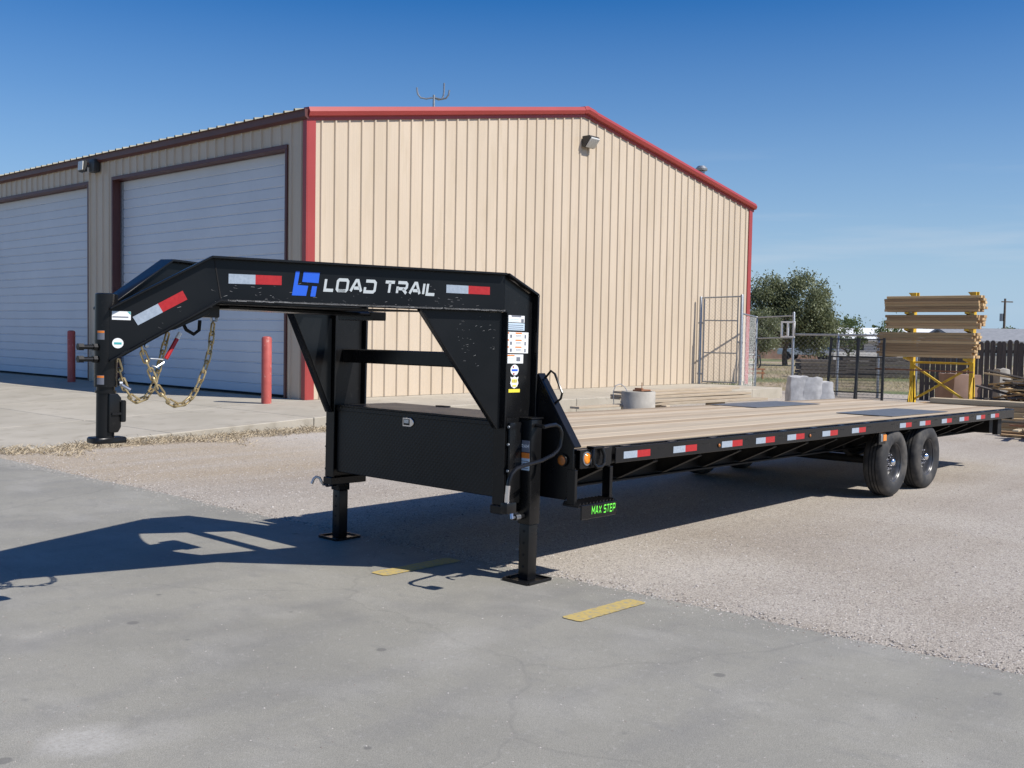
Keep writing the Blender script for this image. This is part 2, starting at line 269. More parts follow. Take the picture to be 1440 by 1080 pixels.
# ------------------------------------------------------------------ mesh helpers
class MB:
    def __init__(s): s.v = []; s.f = []; s.mi = None
    def add(s, vs, fs):
        n = len(s.v); s.v += [tuple(q) for q in vs]; s.f += [tuple(i+n for i in f) for f in fs]; return s
    def box(s, x0, x1, y0, y1, z0, z1):
        return s.add([(x0,y0,z0),(x1,y0,z0),(x1,y1,z0),(x0,y1,z0),(x0,y0,z1),(x1,y0,z1),(x1,y1,z1),(x0,y1,z1)],
                     [(0,3,2,1),(4,5,6,7),(0,1,5,4),(1,2,6,5),(2,3,7,6),(3,0,4,7)])
    def prism(s, poly, vec):
        n = len(poly); vec = Vector(vec)
        return s.add(list(poly)+[tuple(Vector(q)+vec) for q in poly],
                     [tuple(range(n)), tuple(range(2*n-1, n-1, -1))]+[(i, (i+1) % n, (i+1) % n+n, i+n) for i in range(n)])
    def bar(s, a, b, w, h=None, up=(0,0,1)):
        a = Vector(a); b = Vector(b); d = (b-a).normalized(); up = Vector(up)
        if abs(d.dot(up)) > .98: up = Vector((1,0,0))
        r = d.cross(up).normalized(); u = r.cross(d); h = w if h is None else h
        p = [a+r*(sx*w/2)+u*(sy*h/2) for sx, sy in ((-1,-1),(1,-1),(1,1),(-1,1))]
        return s.prism(p, b-a)
    def tube(s, path, r, n=8, caps=True):
        path = [Vector(q) for q in path]; k = len(path); rr = r if isinstance(r, (list, tuple)) else [r]*k
        base = len(s.v); prev = None
        for i, q in enumerate(path):
            d = (path[min(i+1, k-1)]-path[max(i-1, 0)]).normalized()
            if prev is None:
                up = Vector((0,0,1)) if abs(d.z) < .9 else Vector((1,0,0)); x = d.cross(up).normalized()
            else: x = (prev-d*prev.dot(d)).normalized()
            prev = x; y = d.cross(x)
            for j in range(n):
                an = 2*math.pi*j/n; s.v.append(tuple(q+(x*math.cos(an)+y*math.sin(an))*rr[i]))
        for i in range(k-1):
            for j in range(n):
                s.f.append((base+i*n+j, base+i*n+(j+1) % n, base+(i+1)*n+(j+1) % n, base+(i+1)*n+j))
        if caps:
            s.f.append(tuple(base+j for j in range(n))[::-1]); s.f.append(tuple(base+(k-1)*n+j for j in range(n)))
        return s
    def lathe(s, prof, c=(0,0,0), axis='y', n=32, closed=False):
        base = len(s.v); m = len(prof)
        for j in range(n):
            an = 2*math.pi*j/n; ca, sa = math.cos(an), math.sin(an)
            for (r, h) in prof:
                if axis == 'y': q = (c[0]+r*ca, c[1]+h, c[2]+r*sa)
                elif axis == 'z': q = (c[0]+r*ca, c[1]+r*sa, c[2]+h)
                else: q = (c[0]+h, c[1]+r*ca, c[2]+r*sa)
                s.v.append(q)
        for j in range(n):
            j2 = (j+1) % n
            for i in range(m-1 if not closed else m):
                i2 = (i+1) % m; s.f.append((base+j*m+i, base+j2*m+i, base+j2*m+i2, base+j*m+i2))
        return s
    def shift(s, d, k=0):
        d = Vector(d); s.v = s.v[:k]+[tuple(Vector(q)+d) for q in s.v[k:]]; return s
    def mirror(s, yc):
        s.v = [(x, 2*yc-y, z) for x, y, z in s.v]; return s
    def mesh(s, name, m, bevel=0., seg=1, smooth=35, keep=False):
        me = bpy.data.meshes.new(name); bm = bmesh.new()
        vs = [bm.verts.new(q) for q in s.v]
        for f in s.f:
            try: bm.faces.new([vs[i] for i in f])
            except ValueError: pass
        if not keep:
            bmesh.ops.remove_doubles(bm, verts=bm.verts, dist=1e-5)
            bmesh.ops.recalc_face_normals(bm, faces=bm.faces)
        if bevel:
            ed = [q for q in bm.edges if len(q.link_faces) == 2 and q.calc_face_angle(0) > .6]
            bmesh.ops.bevel(bm, geom=ed, offset=bevel, segments=seg, profile=.6, affect='EDGES', clamp_overlap=True)
        bm.to_mesh(me); bm.free()
        me.materials.append(m if not isinstance(m, str) else M[m])
        if smooth:
            me.polygons.foreach_set('use_smooth', [True]*len(me.polygons)); me.set_sharp_from_angle(angle=math.radians(smooth))
        return me
def link(name, me, parent=None, loc=None, rot=None):
    o = bpy.data.objects.new(name, me); col.objects.link(o)
    if parent: o.parent = parent
    if loc is not None: o.location = loc
    if rot is not None: o.rotation_euler = rot
    return o
def obj(name, mb, m, parent=None, bevel=0., seg=1, smooth=35, org=None, **k):
    """one mesh object; org = subtract this point from the coordinates"""
    if org is not None: mb.shift((-org[0], -org[1], -org[2]))
    o = link(name, mb.mesh(name, m, bevel, seg, smooth, **k), parent); return o
def tag(o, label=None, cat=None, group=None, kind=None):
    if label: o['label'] = label
    if cat: o['category'] = cat
    if group: o['group'] = group
    if kind: o['kind'] = kind
    return o
def thing(name, label, cat, loc=(0,0,0), rot=(0,0,0), group=None):
    o = bpy.data.objects.new(name, None); col.objects.link(o); o.location = loc; o.rotation_euler = rot; o.empty_display_size = .2
    return tag(o, label, cat, group)
def copy_tree(o, parent=None):
    c = o.copy(); col.objects.link(c); c.parent = parent
    for ch in [q for q in bpy.data.objects if q.parent == o]: copy_tree(ch, c)
    return c
def lerp(a, b, t): return a+(b-a)*t
def spline(pts, step):
    pts = [Vector(q) for q in pts]; P = [pts[0]*2-pts[1]]+pts+[pts[-1]*2-pts[-2]]; out = []
    for i in range(1, len(P)-2):
        for k in range(24):
            t = k/24; a, b, c, d = P[i-1:i+3]
            out.append(.5*((2*b)+(c-a)*t+(2*a-5*b+4*c-d)*t*t+(3*b-a-3*c+d)*t**3))
    out.append(pts[-1]); res = [out[0]]; acc = 0
    for i in range(1, len(out)):
        acc += (out[i]-out[i-1]).length
        if acc >= step: res.append(out[i]); acc = 0
    return res

# ------------------------------------------------------------------ ground
def edge_x(y): return 5.50-.028*(y-7)*(1 if y < 9 else .45)
S = MB(); R = 2500
obj('ground', S.add([(-R,-R,-.03),(R,-R,-.03),(R,R,-.03),(-R,R,-.03)], [(0,1,2,3)]), 'field', smooth=0)['kind'] = 'structure'
S = MB(); S.add([(5.2,-14,0),(33.5,-14,0),(33.5,14.3,0),(31,17.6,0),(12.5,17.6,0),(5.2,14.5,0)], [(0,1,2,3,4,5)])
obj('gravel_yard', S, 'gravel', smooth=0)['kind'] = 'structure'
S = MB(); ys = [-14+i*.12 for i in range(int(74/.12))]; L_ = []
for y in ys: L_ += [(-30, y, .005), (edge_x(y)+random.uniform(-.012, .012)+.012*math.sin(y*2.1), y, .005)]
S.add(L_, [(2*i, 2*i+1, 2*i+3, 2*i+2) for i in range(len(ys)-1)])
obj('pavement', S, 'pavement', smooth=0)['kind'] = 'structure'
for k, (y0, y1, x0, x1, lab) in enumerate(((5.39, 5.56, 4.70, 5.44, 'short yellow marking half in the shadow between the jacks'), (3.715, 3.87, 4.77, 5.43, 'short sunlit yellow marking at the pavement edge before the gravel'))):
    S = MB(); n = 26; top = []; bot = []
    for i in range(n+1):
        x = lerp(x0, x1, i/n); e_ = .009*random.random()
        if i in (0, n): e_ += .02
        bot.append((x+random.uniform(-.008, .008), y0+e_+.03*i/n*-1, .0095)); top.append((x, y1-e_-.03*i/n, .0095))
    S.add(bot+top, [(i, i+1, n+2+i, n+1+i) for i in range(n)])
    tag(obj('yellow_marking', S, 'stripe', smooth=0), lab, 'road marking', 'yellow markings on the pavement')

# pebbles of the chip seal and grit on the pavement
def pebbles(name, n, fx, size, m, label):
    S = MB()
    for _ in range(n):
        x, y, z = fx(); a = random.uniform(*size); b = a*random.uniform(.6, 1); h = a*random.uniform(.35, .6); th = random.random()*6.3; c, s = math.cos(th), math.sin(th)
        S.add([(x+a*c, y+a*s, z), (x-b*s, y+b*c, z), (x-a*c, y-a*s, z), (x+b*s, y-b*c, z), (x, y, z+h)], [(0,1,4),(1,2,4),(2,3,4),(3,0,4)])
    o = obj(name, S, m, smooth=0, keep=True); tag(o, label, 'gravel', kind='stuff'); return o
M['pebble'] = mat('pebble', (.20, .17, .145), .85, c2=(.46, .43, .395), nscale=45, ndetail=1, lo=.42, hi=.6)
def gp():
    while True:
        y = random.uniform(-1, 13.8); x = edge_x(y)-.05+random.expovariate(1/3.5)
        if x < 17: return x, y, 0
pebbles('gravel_chips', 16000, gp, (.005, .013), 'pebble', 'loose stone chips scattered over the gravel yard')
pebbles('loose_stones', 260, lambda: (lambda q: (q[0], q[1], 0))(gp()), (.012, .024), 'pebble', 'larger loose stones lying about on the gravel yard')
def ep():
    y = random.uniform(-.5, 13.5); return edge_x(y)+random.gauss(-.02, .09), y, .003
pebbles('edge_chips', 4200, ep, (.005, .014), 'pebble', 'loose stone chips spilled along the pavement edge')
def pp():
    y = random.uniform(-1, 10); return random.uniform(.5, 5.4), y, .005
pebbles('pavement_grit', 2400, pp, (.002, .007), 'pebble', 'grit lying on the grey pavement')

# ------------------------------------------------------------------ concrete apron
BX, BY, BW, ZB = 12.86, 17.30, 18.18, .30
YE = 14.40
def rz(x): return ZB*max(0, min(1, (x-5.45)/(BX-5.45)))
ap = MB()
ap.add([(5.45,YE+.02,.0),(BX,YE+.02,ZB-.03),(28.0,YE+.02,ZB-.03),(28.0,BY+.3,ZB-.03),(BX+.5,BY+.3,ZB-.03),(BX+.5,46,ZB-.03),(5.45,46,.0)], [(0,1,4,5,6),(1,2,3,4)])
apron = obj('apron', ap, 'concrete_edge', smooth=0); tag(apron, kind='structure')
def slab(x0, x1, y0, y1):
    g = .006; S = MB(); za, zb = rz(x0), rz(x1); x0 += g; x1 -= g; y0 += g; y1 -= g
    S.add([(x0,y0,-.05),(x1,y0,-.05),(x1,y1,-.05),(x0,y1,-.05),(x0,y0,za+.004),(x1,y0,zb+.004),(x1,y1,zb+.004),(x0,y1,za+.004)], [(0,3,2,1),(4,5,6,7),(0,1,5,4),(1,2,6,5),(2,3,7,6),(3,0,4,7)])
    obj('slab', S, 'concrete', apron, bevel=.012, smooth=0)
xs = [5.45, 8.2, 10.9, BX]; ysl = [YE, 17.3, 21.6, 25.9, 30.2, 34.5, 38.8, 43.1]
for i in range(3):
    for j in range(7): slab(xs[i], xs[i+1], ysl[j], ysl[j+1])
xr = [BX, 15.4, 18.2, 21.0, 23.8, 26.2, 28.0]
for i in range(6): slab(xr[i], xr[i+1], YE, BY+.2)

# dry grass along the apron edge
def straw(name, n, f, hl, m, label):
    S = MB()
    for _ in range(n):
        x, y, z, lean = f(); l = random.uniform(*hl); an = random.random()*6.28; el = random.uniform(.05, .9)*lean; w = random.uniform(.002, .005)
        d = Vector((math.cos(an)*math.cos(el), math.sin(an)*math.cos(el), math.sin(el)))*l; q = Vector((-d.y, d.x, 0)).normalized()*w; b = Vector((x, y, z))
        S.add([b-q, b+q, b+d*.6+q*.8+Vector((0,0,.01)), b+d], [(0,1,2,3)])
    o = obj(name, S, m, smooth=0, keep=True); return tag(o, label, 'grass', kind='stuff')
def sf():
    x = random.uniform(5.6, 12.8); w = .16+.42*(.5+.5*math.sin(x*2.3))*(.6+.4*math.sin(x*5.1+1))**2; y = YE-.03-abs(random.gauss(0, w))
    return x, y, .004+max(0, .07-.25*(YE-y))*random.random(), 1
straw('dry_grass', 6500, sf, (.03, .12), 'straw', 'dry straw drifted along the foot of the concrete apron')
straw('weeds', 900, lambda: (random.gauss(29.2, .8), 17.0+random.uniform(-.25, .25), .05, 1.6), (.15, .45), 'weed', 'green weeds at the far corner of the tan building')
straw('field_grass', 9000, lambda: (random.uniform(33, 60), random.uniform(14, 34), -.03, 1.5), (.1, .4), mat('field_blades', (.17, .17, .07), .8, c2=(.38, .31, .18), nscale=.5), 'rough grass of the field behind the yard')

# ------------------------------------------------------------------ metal building
RS = .1745; ZE = 6.02; RX = BX+BW/2; YB = 46.
def roof_z(x): return ZE+RS*min(x-BX, BX+BW-x)
bld = thing('metal_building', 'tan ribbed metal building with red trim and white overhead doors', 'building', (BX, BY, 0))
bo = (BX, BY, 0)
PT = .3565
def profile(u0, u1, pitch=PT):
    """rib profile samples (u, out) between u0 and u1; ribs on a fixed grid"""
    pts = []; k0 = math.floor(u0/pitch)-1; k1 = math.ceil(u1/pitch)+1
    for k in range(k0, k1):
        c = k*pitch
        pts += [(c-.036, 0), (c-.018, .034), (c+.018, .034), (c+.036, 0), (c+.112, 0), (c+.126, .0022), (c+.140, 0), (c+.216, 0), (c+.230, .0022), (c+.244, 0)]
    pts = sorted(q for q in pts if u0 < q[0] < u1)
    return [(u0, 0 if not pts else (pts[0][1] if pts[0][0]-u0 < .02 else 0))]+pts+[(u1, 0)]
def sheet(u0, u1, zlo, zhi, place):
    S = MB(); pr = profile(u0, u1)
    for (u, o_) in pr: S.v += [place(u, o_+.004, zlo(u)), place(u, o_+.004, zhi(u))]
    for i in range(len(pr)-1): S.f.append((2*i, 2*i+2, 2*i+3, 2*i+1))
    return S
# gable wall (faces -Y)
G = MB(); G.prism([(BX,BY+.02,ZB-.3),(BX+BW,BY+.02,ZB-.3),(BX+BW,BY+.02,ZE),(RX,BY+.02,roof_z(RX)),(BX,BY+.02,ZE)], (0,.2,0))
gable = obj('gable_wall', G, 'tan', bld, smooth=0, org=bo)
gb = [0]+[(3*k+.5)*PT for k in range(1, 17)]+[BW]
for u0, u1 in zip(gb[:-1], gb[1:]):
    S = sheet(u0, u1, lambda u: ZB+.01, lambda u: roof_z(BX+u)+.1, lambda u, o_, z: (BX+u, BY-o_, z))
    obj('siding_panel', S, 'tan', gable, smooth=0, org=bo)
# wall with the overhead doors (faces -X)
DOORS = ((18.0, 25.42), (26.82, 34.2)); ZD = 5.50
WD = MB(); WD.box(BX+.3, BX+.5, BY+.25, YB, ZB-.3, ZE)
dwall = obj('door_wall', WD, 'tan', bld, smooth=0, org=bo)
def dsheet(y0, y1, z0, z1):
    S = sheet(y0, y1, lambda u: z0, lambda u: z1, lambda u, o_, z: (BX-o_, u, z)); obj('siding_panel', S, 'tan', dwall, smooth=0, org=bo)
def cuts(a, b, st=.909):
    g = [a]+[(3*k+.5)*PT for k in range(0, 60) if a+.12 < (3*k+.5)*PT < b-.12]+[b]; return list(zip(g[:-1], g[1:]))
for a, b in cuts(BY, 34.2): dsheet(a, b, ZD+.04, ZE+.1)
dsheet(BY, 18.0-.03, ZB, ZD+.04)
for a, b in cuts(25.42+.03, 26.82-.03, .7): dsheet(a, b, ZB, ZD+.04)
for a, b in cuts(34.23, YB): dsheet(a, b, ZB, ZE+.1)
for (d0, d1) in DOORS:
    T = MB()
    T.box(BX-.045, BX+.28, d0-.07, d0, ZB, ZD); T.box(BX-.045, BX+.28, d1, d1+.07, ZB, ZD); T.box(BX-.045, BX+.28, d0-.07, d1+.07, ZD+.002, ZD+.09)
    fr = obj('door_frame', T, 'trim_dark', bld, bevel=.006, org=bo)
    D = MB(); D.box(BX+.24, BX+.28, d0+.002, d1-.002, ZB, ZD)
    dr = obj('overhead_door', D, 'door', bld, smooth=0, org=bo)
    nP = 22; hP = (ZD-ZB)/nP
    for k in range(nP):
        P = MB(); z0, z1 = ZB+k*hP+.004, ZB+(k+1)*hP-.004; b_ = .016
        pr = [(BX+.24, z0), (BX+.222, z0+b_), (BX+.222, z1-b_), (BX+.24, z1)]
        P.prism([(x, d0+.004, z) for x, z in pr], (0, d1-d0-.008, 0)); obj('door_section', P, 'door', dr, smooth=0, org=bo)
    W_ = MB(); W_.box(BX+.17, BX+.221, d1-.07, d1-.003, ZB, ZD-.02); obj('door_track', W_, 'galv', dr, smooth=0, org=bo)
    W_ = MB(); W_.box(BX+.205, BX+.221, d0+.05, d1-.08, ZB, ZB+.05); obj('door_seal', W_, 'hole', dr, smooth=0, org=bo)
# corner trim
T = MB(); T.box(BX-.012, BX+.19, BY-.042, BY-.004, ZB, ZE+.05); obj('corner_trim', T, 'trim', bld, bevel=.004, org=bo)
T = MB(); T.box(BX-.042, BX-.0125, BY-.042, BY+.09, ZB, ZE+.05); obj('corner_trim', T, 'trim', bld, bevel=.004, org=bo)
T = MB(); T.box(BX+BW-.17, BX+BW+.04, BY-.042, BY-.004, ZB-.1, ZE+.05); obj('corner_trim', T, 'trim', bld, bevel=.004, org=bo)
T = MB(); T.box(BX+BW-.1, BX+BW, BY+.25, YB, ZB-.3, ZE); obj('back_wall', T, 'tan', bld, smooth=0, org=bo)
# rake trim: two runs and a peak cap
RP = [(.0, .0), (.044, .0), (.044, .07), (.13, .085), (.165, .17), (.12, .265), (-.05, .275)]
def rake(xa, xb, nm, sc=1., lift=0.):
    S = MB(); pa = [(xa, BY-d*sc, roof_z(xa)+h*sc+lift-.02) for d, h in RP]; pb = [(xb, BY-d*sc, roof_z(xb)+h*sc+lift-.02) for d, h in RP]; k = len(RP)
    S.add(pa+pb, [tuple(range(k)), tuple(range(2*k-1, k-1, -1))]+[(i, (i+1) % k, k+(i+1) % k, k+i) for i in range(k)])
    obj(nm, S, 'trim', bld, smooth=20, org=bo)
rake(BX-.05, RX-.14, 'rake_trim'); rake(RX+.36, BX+BW+.12, 'rake_trim')
S = MB(); sec = []
for x, sc in ((RX-.145, 1.04), (RX, 1.06), (RX+.365, 1.04)): sec.append([(x, BY-d*sc-.002, roof_z(x)+h*sc-.018) for d, h in RP])
k = len(RP); S.add(sum(sec, []), [tuple(range(k)), tuple(range(3*k-1, 2*k-1, -1))]+[(q*k+i, q*k+(i+1) % k, (q+1)*k+(i+1) % k, (q+1)*k+i) for q in range(2) for i in range(k)])
obj('peak_cap', S, 'trim', bld, smooth=20, org=bo)
# eave fascia
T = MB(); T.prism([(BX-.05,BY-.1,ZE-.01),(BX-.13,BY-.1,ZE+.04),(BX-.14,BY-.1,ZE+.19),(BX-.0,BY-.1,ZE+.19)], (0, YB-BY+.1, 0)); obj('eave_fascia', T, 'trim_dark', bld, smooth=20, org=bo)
# roof sheets
rl = MB(); rl.add([(BX-.1,BY-.02,roof_z(BX)+.16),(RX,BY-.02,roof_z(RX)+.18),(BX+BW+.1,BY-.02,roof_z(BX)+.16),(BX-.1,YB,roof_z(BX)+.16),(RX,YB,roof_z(RX)+.18),(BX+BW+.1,YB,roof_z(BX)+.16)], [(0,1,4,3),(1,2,5,4)])
roof = obj('roof', rl, 'roof', bld, smooth=0, org=bo)
for a, b in cuts(BY-.06, YB, .914):
    for sgn in (-1, 1):
        S = MB(); pr = profile(a, b); xe = BX-.2 if sgn < 0 else BX+BW+.15
        for (u, o_) in pr: S.v += [(xe, u, ZE+.185-.2*RS+o_*1.3+.02), (RX, u, roof_z(RX)+.205+o_*1.3)]
        for i in range(len(pr)-1): S.f.append((2*i, 2*i+2, 2*i+3, 2*i+1))
        obj('roof_panel', S, 'roof', roof, smooth=0, org=bo)
T = MB(); T.prism([(RX-.25,BY,roof_z(RX)+.20),(RX,BY,roof_z(RX)+.275),(RX+.25,BY,roof_z(RX)+.20)], (0, YB-BY, 0)); obj('ridge_cap', T, 'trim', roof, smooth=0, org=bo)

# things fixed to the building
def wall_pack(x, z):
    t = thing('wall_light', 'dark box wall light with pale lens high under the gable peak', 'wall light', (x, BY-.05, z))
    S = MB(); S.prism([(-.24,0,-.16),(-.24,-.10,-.20),(-.24,-.34,.12),(-.24,-.30,.16),(-.24,0,.16)], (.48,0,0)); obj('housing', S, 'lamp_body', t, bevel=.015)
    S = MB(); S.prism([(-.21,-.112,-.185),(-.21,-.16,-.20),(-.21,-.375,.06),(-.21,-.34,.105)], (.42,0,0)); obj('lens', S, 'lamp_glass', t, bevel=.012)
wall_pack(22.0, 6.93); wlp = [o for o in bpy.data.objects if o.name == 'wall_light'][0]; wlp.scale = (.85, .85, .85)
t = thing('wall_light', 'dark twin floodlight under the eave between the overhead doors', 'wall light', (BX-.045, 26.22, 5.93))
S = MB(); S.box(-.17, 0, -.14, .14, -.17, .17); obj('housing', S, 'lamp_body', t, bevel=.03, seg=2)
S = MB(); S.prism([(-.30,.16,-.13),(-.20,.16,-.15),(-.20,.16,.13),(-.28,.16,.15)], (0,.32,0)); hd = obj('flood_head', S, 'lamp_body', t, bevel=.012)
S = MB(); S.prism([(-.325,.19,-.10),(-.302,.19,-.105),(-.286,.19,.12),(-.31,.19,.125)], (0,.26,0)); obj('lens', S, 'lamp_glass', hd, bevel=.004)
S = MB(); S.tube([(-.1,.12,0),(-.2,.2,0)], .03, 8); obj('arm', S, 'lamp_body', t)
# three pronged wind sensor on the roof
wx, wy = 17.62, 18.6; wz = roof_z(wx)+.2
t = thing('wind_sensor', 'small three pronged metal mast on the roof ridge line', 'roof mast', (wx, wy, wz))
S = MB(); S.tube([(0,0,-.15),(0,0,.52)], .03, 8); obj('mast', S, 'galv', t)
for an, l, h in ((math.radians(140), .42, .26), (math.radians(-25), .26, .42), (math.radians(-52), .38, .22)):
    c, s = math.cos(an), math.sin(an); S = MB()
    S.tube([(c*r, s*r, z) for r, z in ((0,.46),(l*.45,.42),(l*.78,.44),(l*.94,.52),(l*.99,.62),(l,.42+h))], .022, 7); obj('prong', S, 'galv', t)
vx, vy = 29.0, 18.0; vz = roof_z(vx)+.52
t = thing('roof_vent', 'small round metal vent pipe with cap on the right roof slope', 'vent', (vx, vy, vz))
S = MB(); S.lathe([(0,-.2),(.11,-.2),(.11,.22),(0,.22)], axis='z', n=16); obj('pipe', S, 'galv', t)
S = MB(); S.lathe([(0,.25),(.19,.25),(.2,.31),(.12,.40),(0,.42)], axis='z', n=16); obj('cap', S, 'galv', t)
for (x, y, h, lab) in ((11.93, 17.32, 1.34, 'red pipe bollard in the sun by the building corner'), (12.35, 26.75, 1.36, 'red pipe bollard in the shade between the two overhead doors')):
    S = MB(); z = rz(x); S.lathe([(0,-.1),(.1,-.1),(.1,h-.04),(.085,h-.012),(.05,h),(0,h+.004)], axis='z', n=24)
    o = obj('bollard', S, 'bollard'); o.location = (x, y, z); tag(o, lab, 'bollard', 'red bollards by the doors')

# ------------------------------------------------------------------ gooseneck trailer
YC = 5.67; TO = (11.76, YC, 0)
TR = thing('gooseneck_trailer', 'long black gooseneck flatbed trailer with pine plank deck and tandem wheels', 'trailer', TO, (0, .012, 0))
def tp(name, mb, m='black', parent=None, bevel=.004, **k):
    return obj(name, mb, m, parent or TR, bevel=bevel, org=TO, **k)
def both(fn):
    for s in (0, 1): fn(s)
def side(name, build, m='black', **k):
    """build the near-side piece and its mirror on the far side"""
    res = []
    for s in (0, 1):
        S = MB(); build(S)
        if s: S.mirror(YC)
        res.append(tp(name, S, m, **k))
    return res
XF, XR_ = 5.555, 15.29; DZ = .86
# deck planks
yb0, yb1, nb = 4.452, 6.888, 13; wb = (yb1-yb0)/nb
for i in range(nb):
    S = MB(); zz = random.uniform(-.003, .003)
    S.box(XF+.01, XR_-.06, yb0+i*wb+.004, yb0+(i+1)*wb-.004, DZ-.04+zz, DZ+zz)
    tp('deck_plank', S, random.choice(['deck', 'deck2', 'deck3', 'deck']), bevel=.004)
for (ya, yb_) in ((4.50, 5.16), (6.18, 6.84)):
    S = MB(); S.box(11.35, 13.1, ya, yb_, DZ+.0045, DZ+.011); tp('wheel_cover_plate', S, 'plate', bevel=.002)
# side rails
side('side_rail', lambda S: (S.box(XF, XR_, 4.415, 4.427, .722, .848), S.box(XF, XR_, 4.4272, 4.45, .722, .732), S.box(XF, XR_, 4.4272, 4.45, .838, .848)), bevel=.002)
side('rub_rail', lambda S: S.box(5.96, XR_-.02, 4.357, 4.369, .728, .842), bevel=.003)
def corner(S): S.prism([(XF-.004,4.360,.715),(5.90,4.360,.715),(5.90,4.360,.845),(XF-.004,4.360,.845)], (0,.054,0))
side('corner_plate', corner, bevel=.003)
for s in (0, 1):
    for i in range(16):
        x = 6.12+.61*i
        if x > 15.1: break
        S = MB(); S.box(x-.05, x+.05, 4.3695, 4.4145, .735, .846)
        if s: S.mirror(YC)
        tp('stake_pocket', S, bevel=.002)
# small slots seen in the rub rail beside every tape
for i in range(13):
    S = MB(); x = 6.055+.64*i+.44 if i != 2 else 7.82; S.box(x, x+.09, 4.3555, 4.358, .800, .810); tp('slot', S, 'hole', bevel=0)
# reflective tape on the rub rail
TAPES = [6.055, 6.707, 7.43, 8.003, 8.58, 9.296, 9.964, 11.207, 11.79, 12.49, 13.10, 13.73, 14.30]
for x in TAPES:
    S = MB(); S.box(x, x+.1695, 4.3550, 4.3568, .755, .806); t0 = tp('reflective_tape', S, 'silver_tape', bevel=0)
    S = MB(); S.box(x+.1695, x+.338, 4.3550, 4.3568, .755, .806); tp('red_half', S, 'red_tape', t0, bevel=0)
# front and rear cross channels
S = MB(); S.box(XF-.015, XF+.008, 4.4, 6.94, .50, .818); tp('front_channel', S, bevel=.004)
S = MB(); S.box(XR_-.055, XR_+.03, 4.36, 6.98, .70, .845); tp('rear_bumper', S, bevel=.008)
side('rear_lamp_post', lambda S: S.box(14.86, 15.02, 4.43, 4.50, .50, .722), 'black_dull', bevel=.004)
S = MB(); S.box(15.05, 15.2, 4.6, 6.74, .50, .69); tp('rear_crossmember', S, 'black_dull')
# main beams, cross members, outriggers
def mainbeam(S):
    S.box(5.47, 15.04, 4.845, 4.857, .515, .80); S.box(5.47, 15.04, 4.79, 4.912, .50, .515); S.box(5.47, 15.04, 4.79, 4.912, .80, .815)
side('main_beam', mainbeam, 'black_dull', bevel=.002)
for i in range(15):
    x = 5.95+.64*i
    if x > 14.8: break
    S = MB(); S.box(x-.003, x+.003, 4.92, 6.42, .66, .818); tp('cross_member', S, 'black_dull', bevel=0)
    for s in (0, 1):
        S = MB(); S.prism([(x,4.8445,.53),(x,4.79,.53),(x,4.44,.70),(x,4.44,.818),(x,4.8445,.80)], (.007,0,0)); S.prism([(x-.03,4.79,.522),(x-.03,4.79,.530),(x-.03,4.44,.700),(x-.03,4.44,.692)], (.065,0,0))
        if s: S.mirror(YC)
        tp('outrigger', S, 'black_dull', bevel=0)
# wheels
TY = [(.205,.030),(.228,.006),(.275,-.006),(.325,-.001),(.352,.016),(.366,.030),(.373,.050),(.375,.075)]
prof = TY+[(.375,.160)]+[(r,.235-h) for r, h in TY[::-1]]
def tyre():
    S = MB(); S.lathe(prof, n=56, closed=True); me = S.mesh('tyre', 'rubber', smooth=40)
    return me
tyre_me = tyre()
# tread grooves as thin dark rings, raised sidewall ring
S = MB()
for h in (.082, .117, .152): S.lathe([(.3765,h-.006),(.3775,h),(.3765,h+.006)], n=48)
groove_me = S.mesh('tread_groove', 'hole', smooth=40)
S = MB(); S.lathe([(.205,.028),(.213,.020),(.213,.030),(.196,.045),(.190,.075),(.182,.10),(.175,.115),(.12,.100),(.085,.085),(.06,.085),(.06,.2),(.205,.2)], n=48, closed=False)
rim_me = S.mesh('rim', 'rim', smooth=40)
S = MB()
for k in range(8):
    an = k*math.pi/4; c, s = math.cos(an), math.sin(an); cx, cz = .148*c, .148*s
    pts = [(cx+(.020*math.cos(q))*c-(.026*math.sin(q))*s, .1035, cz+(.020*math.cos(q))*s+(.026*math.sin(q))*c) for q in [j*math.pi/5 for j in range(10)]]
    S.add(pts, [tuple(range(10))])
hole_me = S.mesh('vent_hole', 'hole', smooth=0)
S = MB(); S.lathe([(.0,.010),(.018,.011),(.036,.020),(.044,.036),(.046,.085),(.0,.085)], n=24); cap_me = S.mesh('hub_cap', 'chrome', smooth=50)
S = MB(); S.lathe([(.0,.062),(.008,.063),(.0115,.070),(.0115,.095),(0,.095)], n=10); nut_me = S.mesh('lug_nut', 'chrome', smooth=40)
def wheel(x, s):
    yo = 4.372-YC if not s else -(4.372-YC)
    w = link('wheel', rim_me, TR, (x-TO[0], yo, .375), (0, random.random(), math.pi*s))
    link('tyre', tyre_me, w); g = link('tread_groove', groove_me, w); link('vent_hole', hole_me, w); link('hub_cap', cap_me, w)
    for k in range(8):
        an = (k+.5)*math.pi/4; link('lug_nut', nut_me, w, (.083*math.cos(an), 0, .083*math.sin(an)))
for x in (11.18, 12.17):
    for s in (0, 1): wheel(x, s)
    S = MB(); S.tube([(x,4.45,.375),(x,6.89,.375)], .045, 12); tp('axle', S, 'black_dull', bevel=0)
    for s in (0, 1):
        S = MB(); S.tube([(x-.36,4.83,.52),(x-.18,4.83,.445),(x,4.83,.425),(x+.18,4.83,.445),(x+.36,4.83,.52)], .028, 6)
        S.bar((x-.38,4.83,.50), (x-.38,4.83,.62), .06); S.bar((x+.38,4.83,.50), (x+.38,4.83,.62), .06)
        if s: S.mirror(YC)
        tp('leaf_spring', S, 'black_dull', bevel=0)
S = MB(); S.box(10.70, 10.88, 4.375, 4.40, .60, .721); br = tp('lamp_bracket', S)
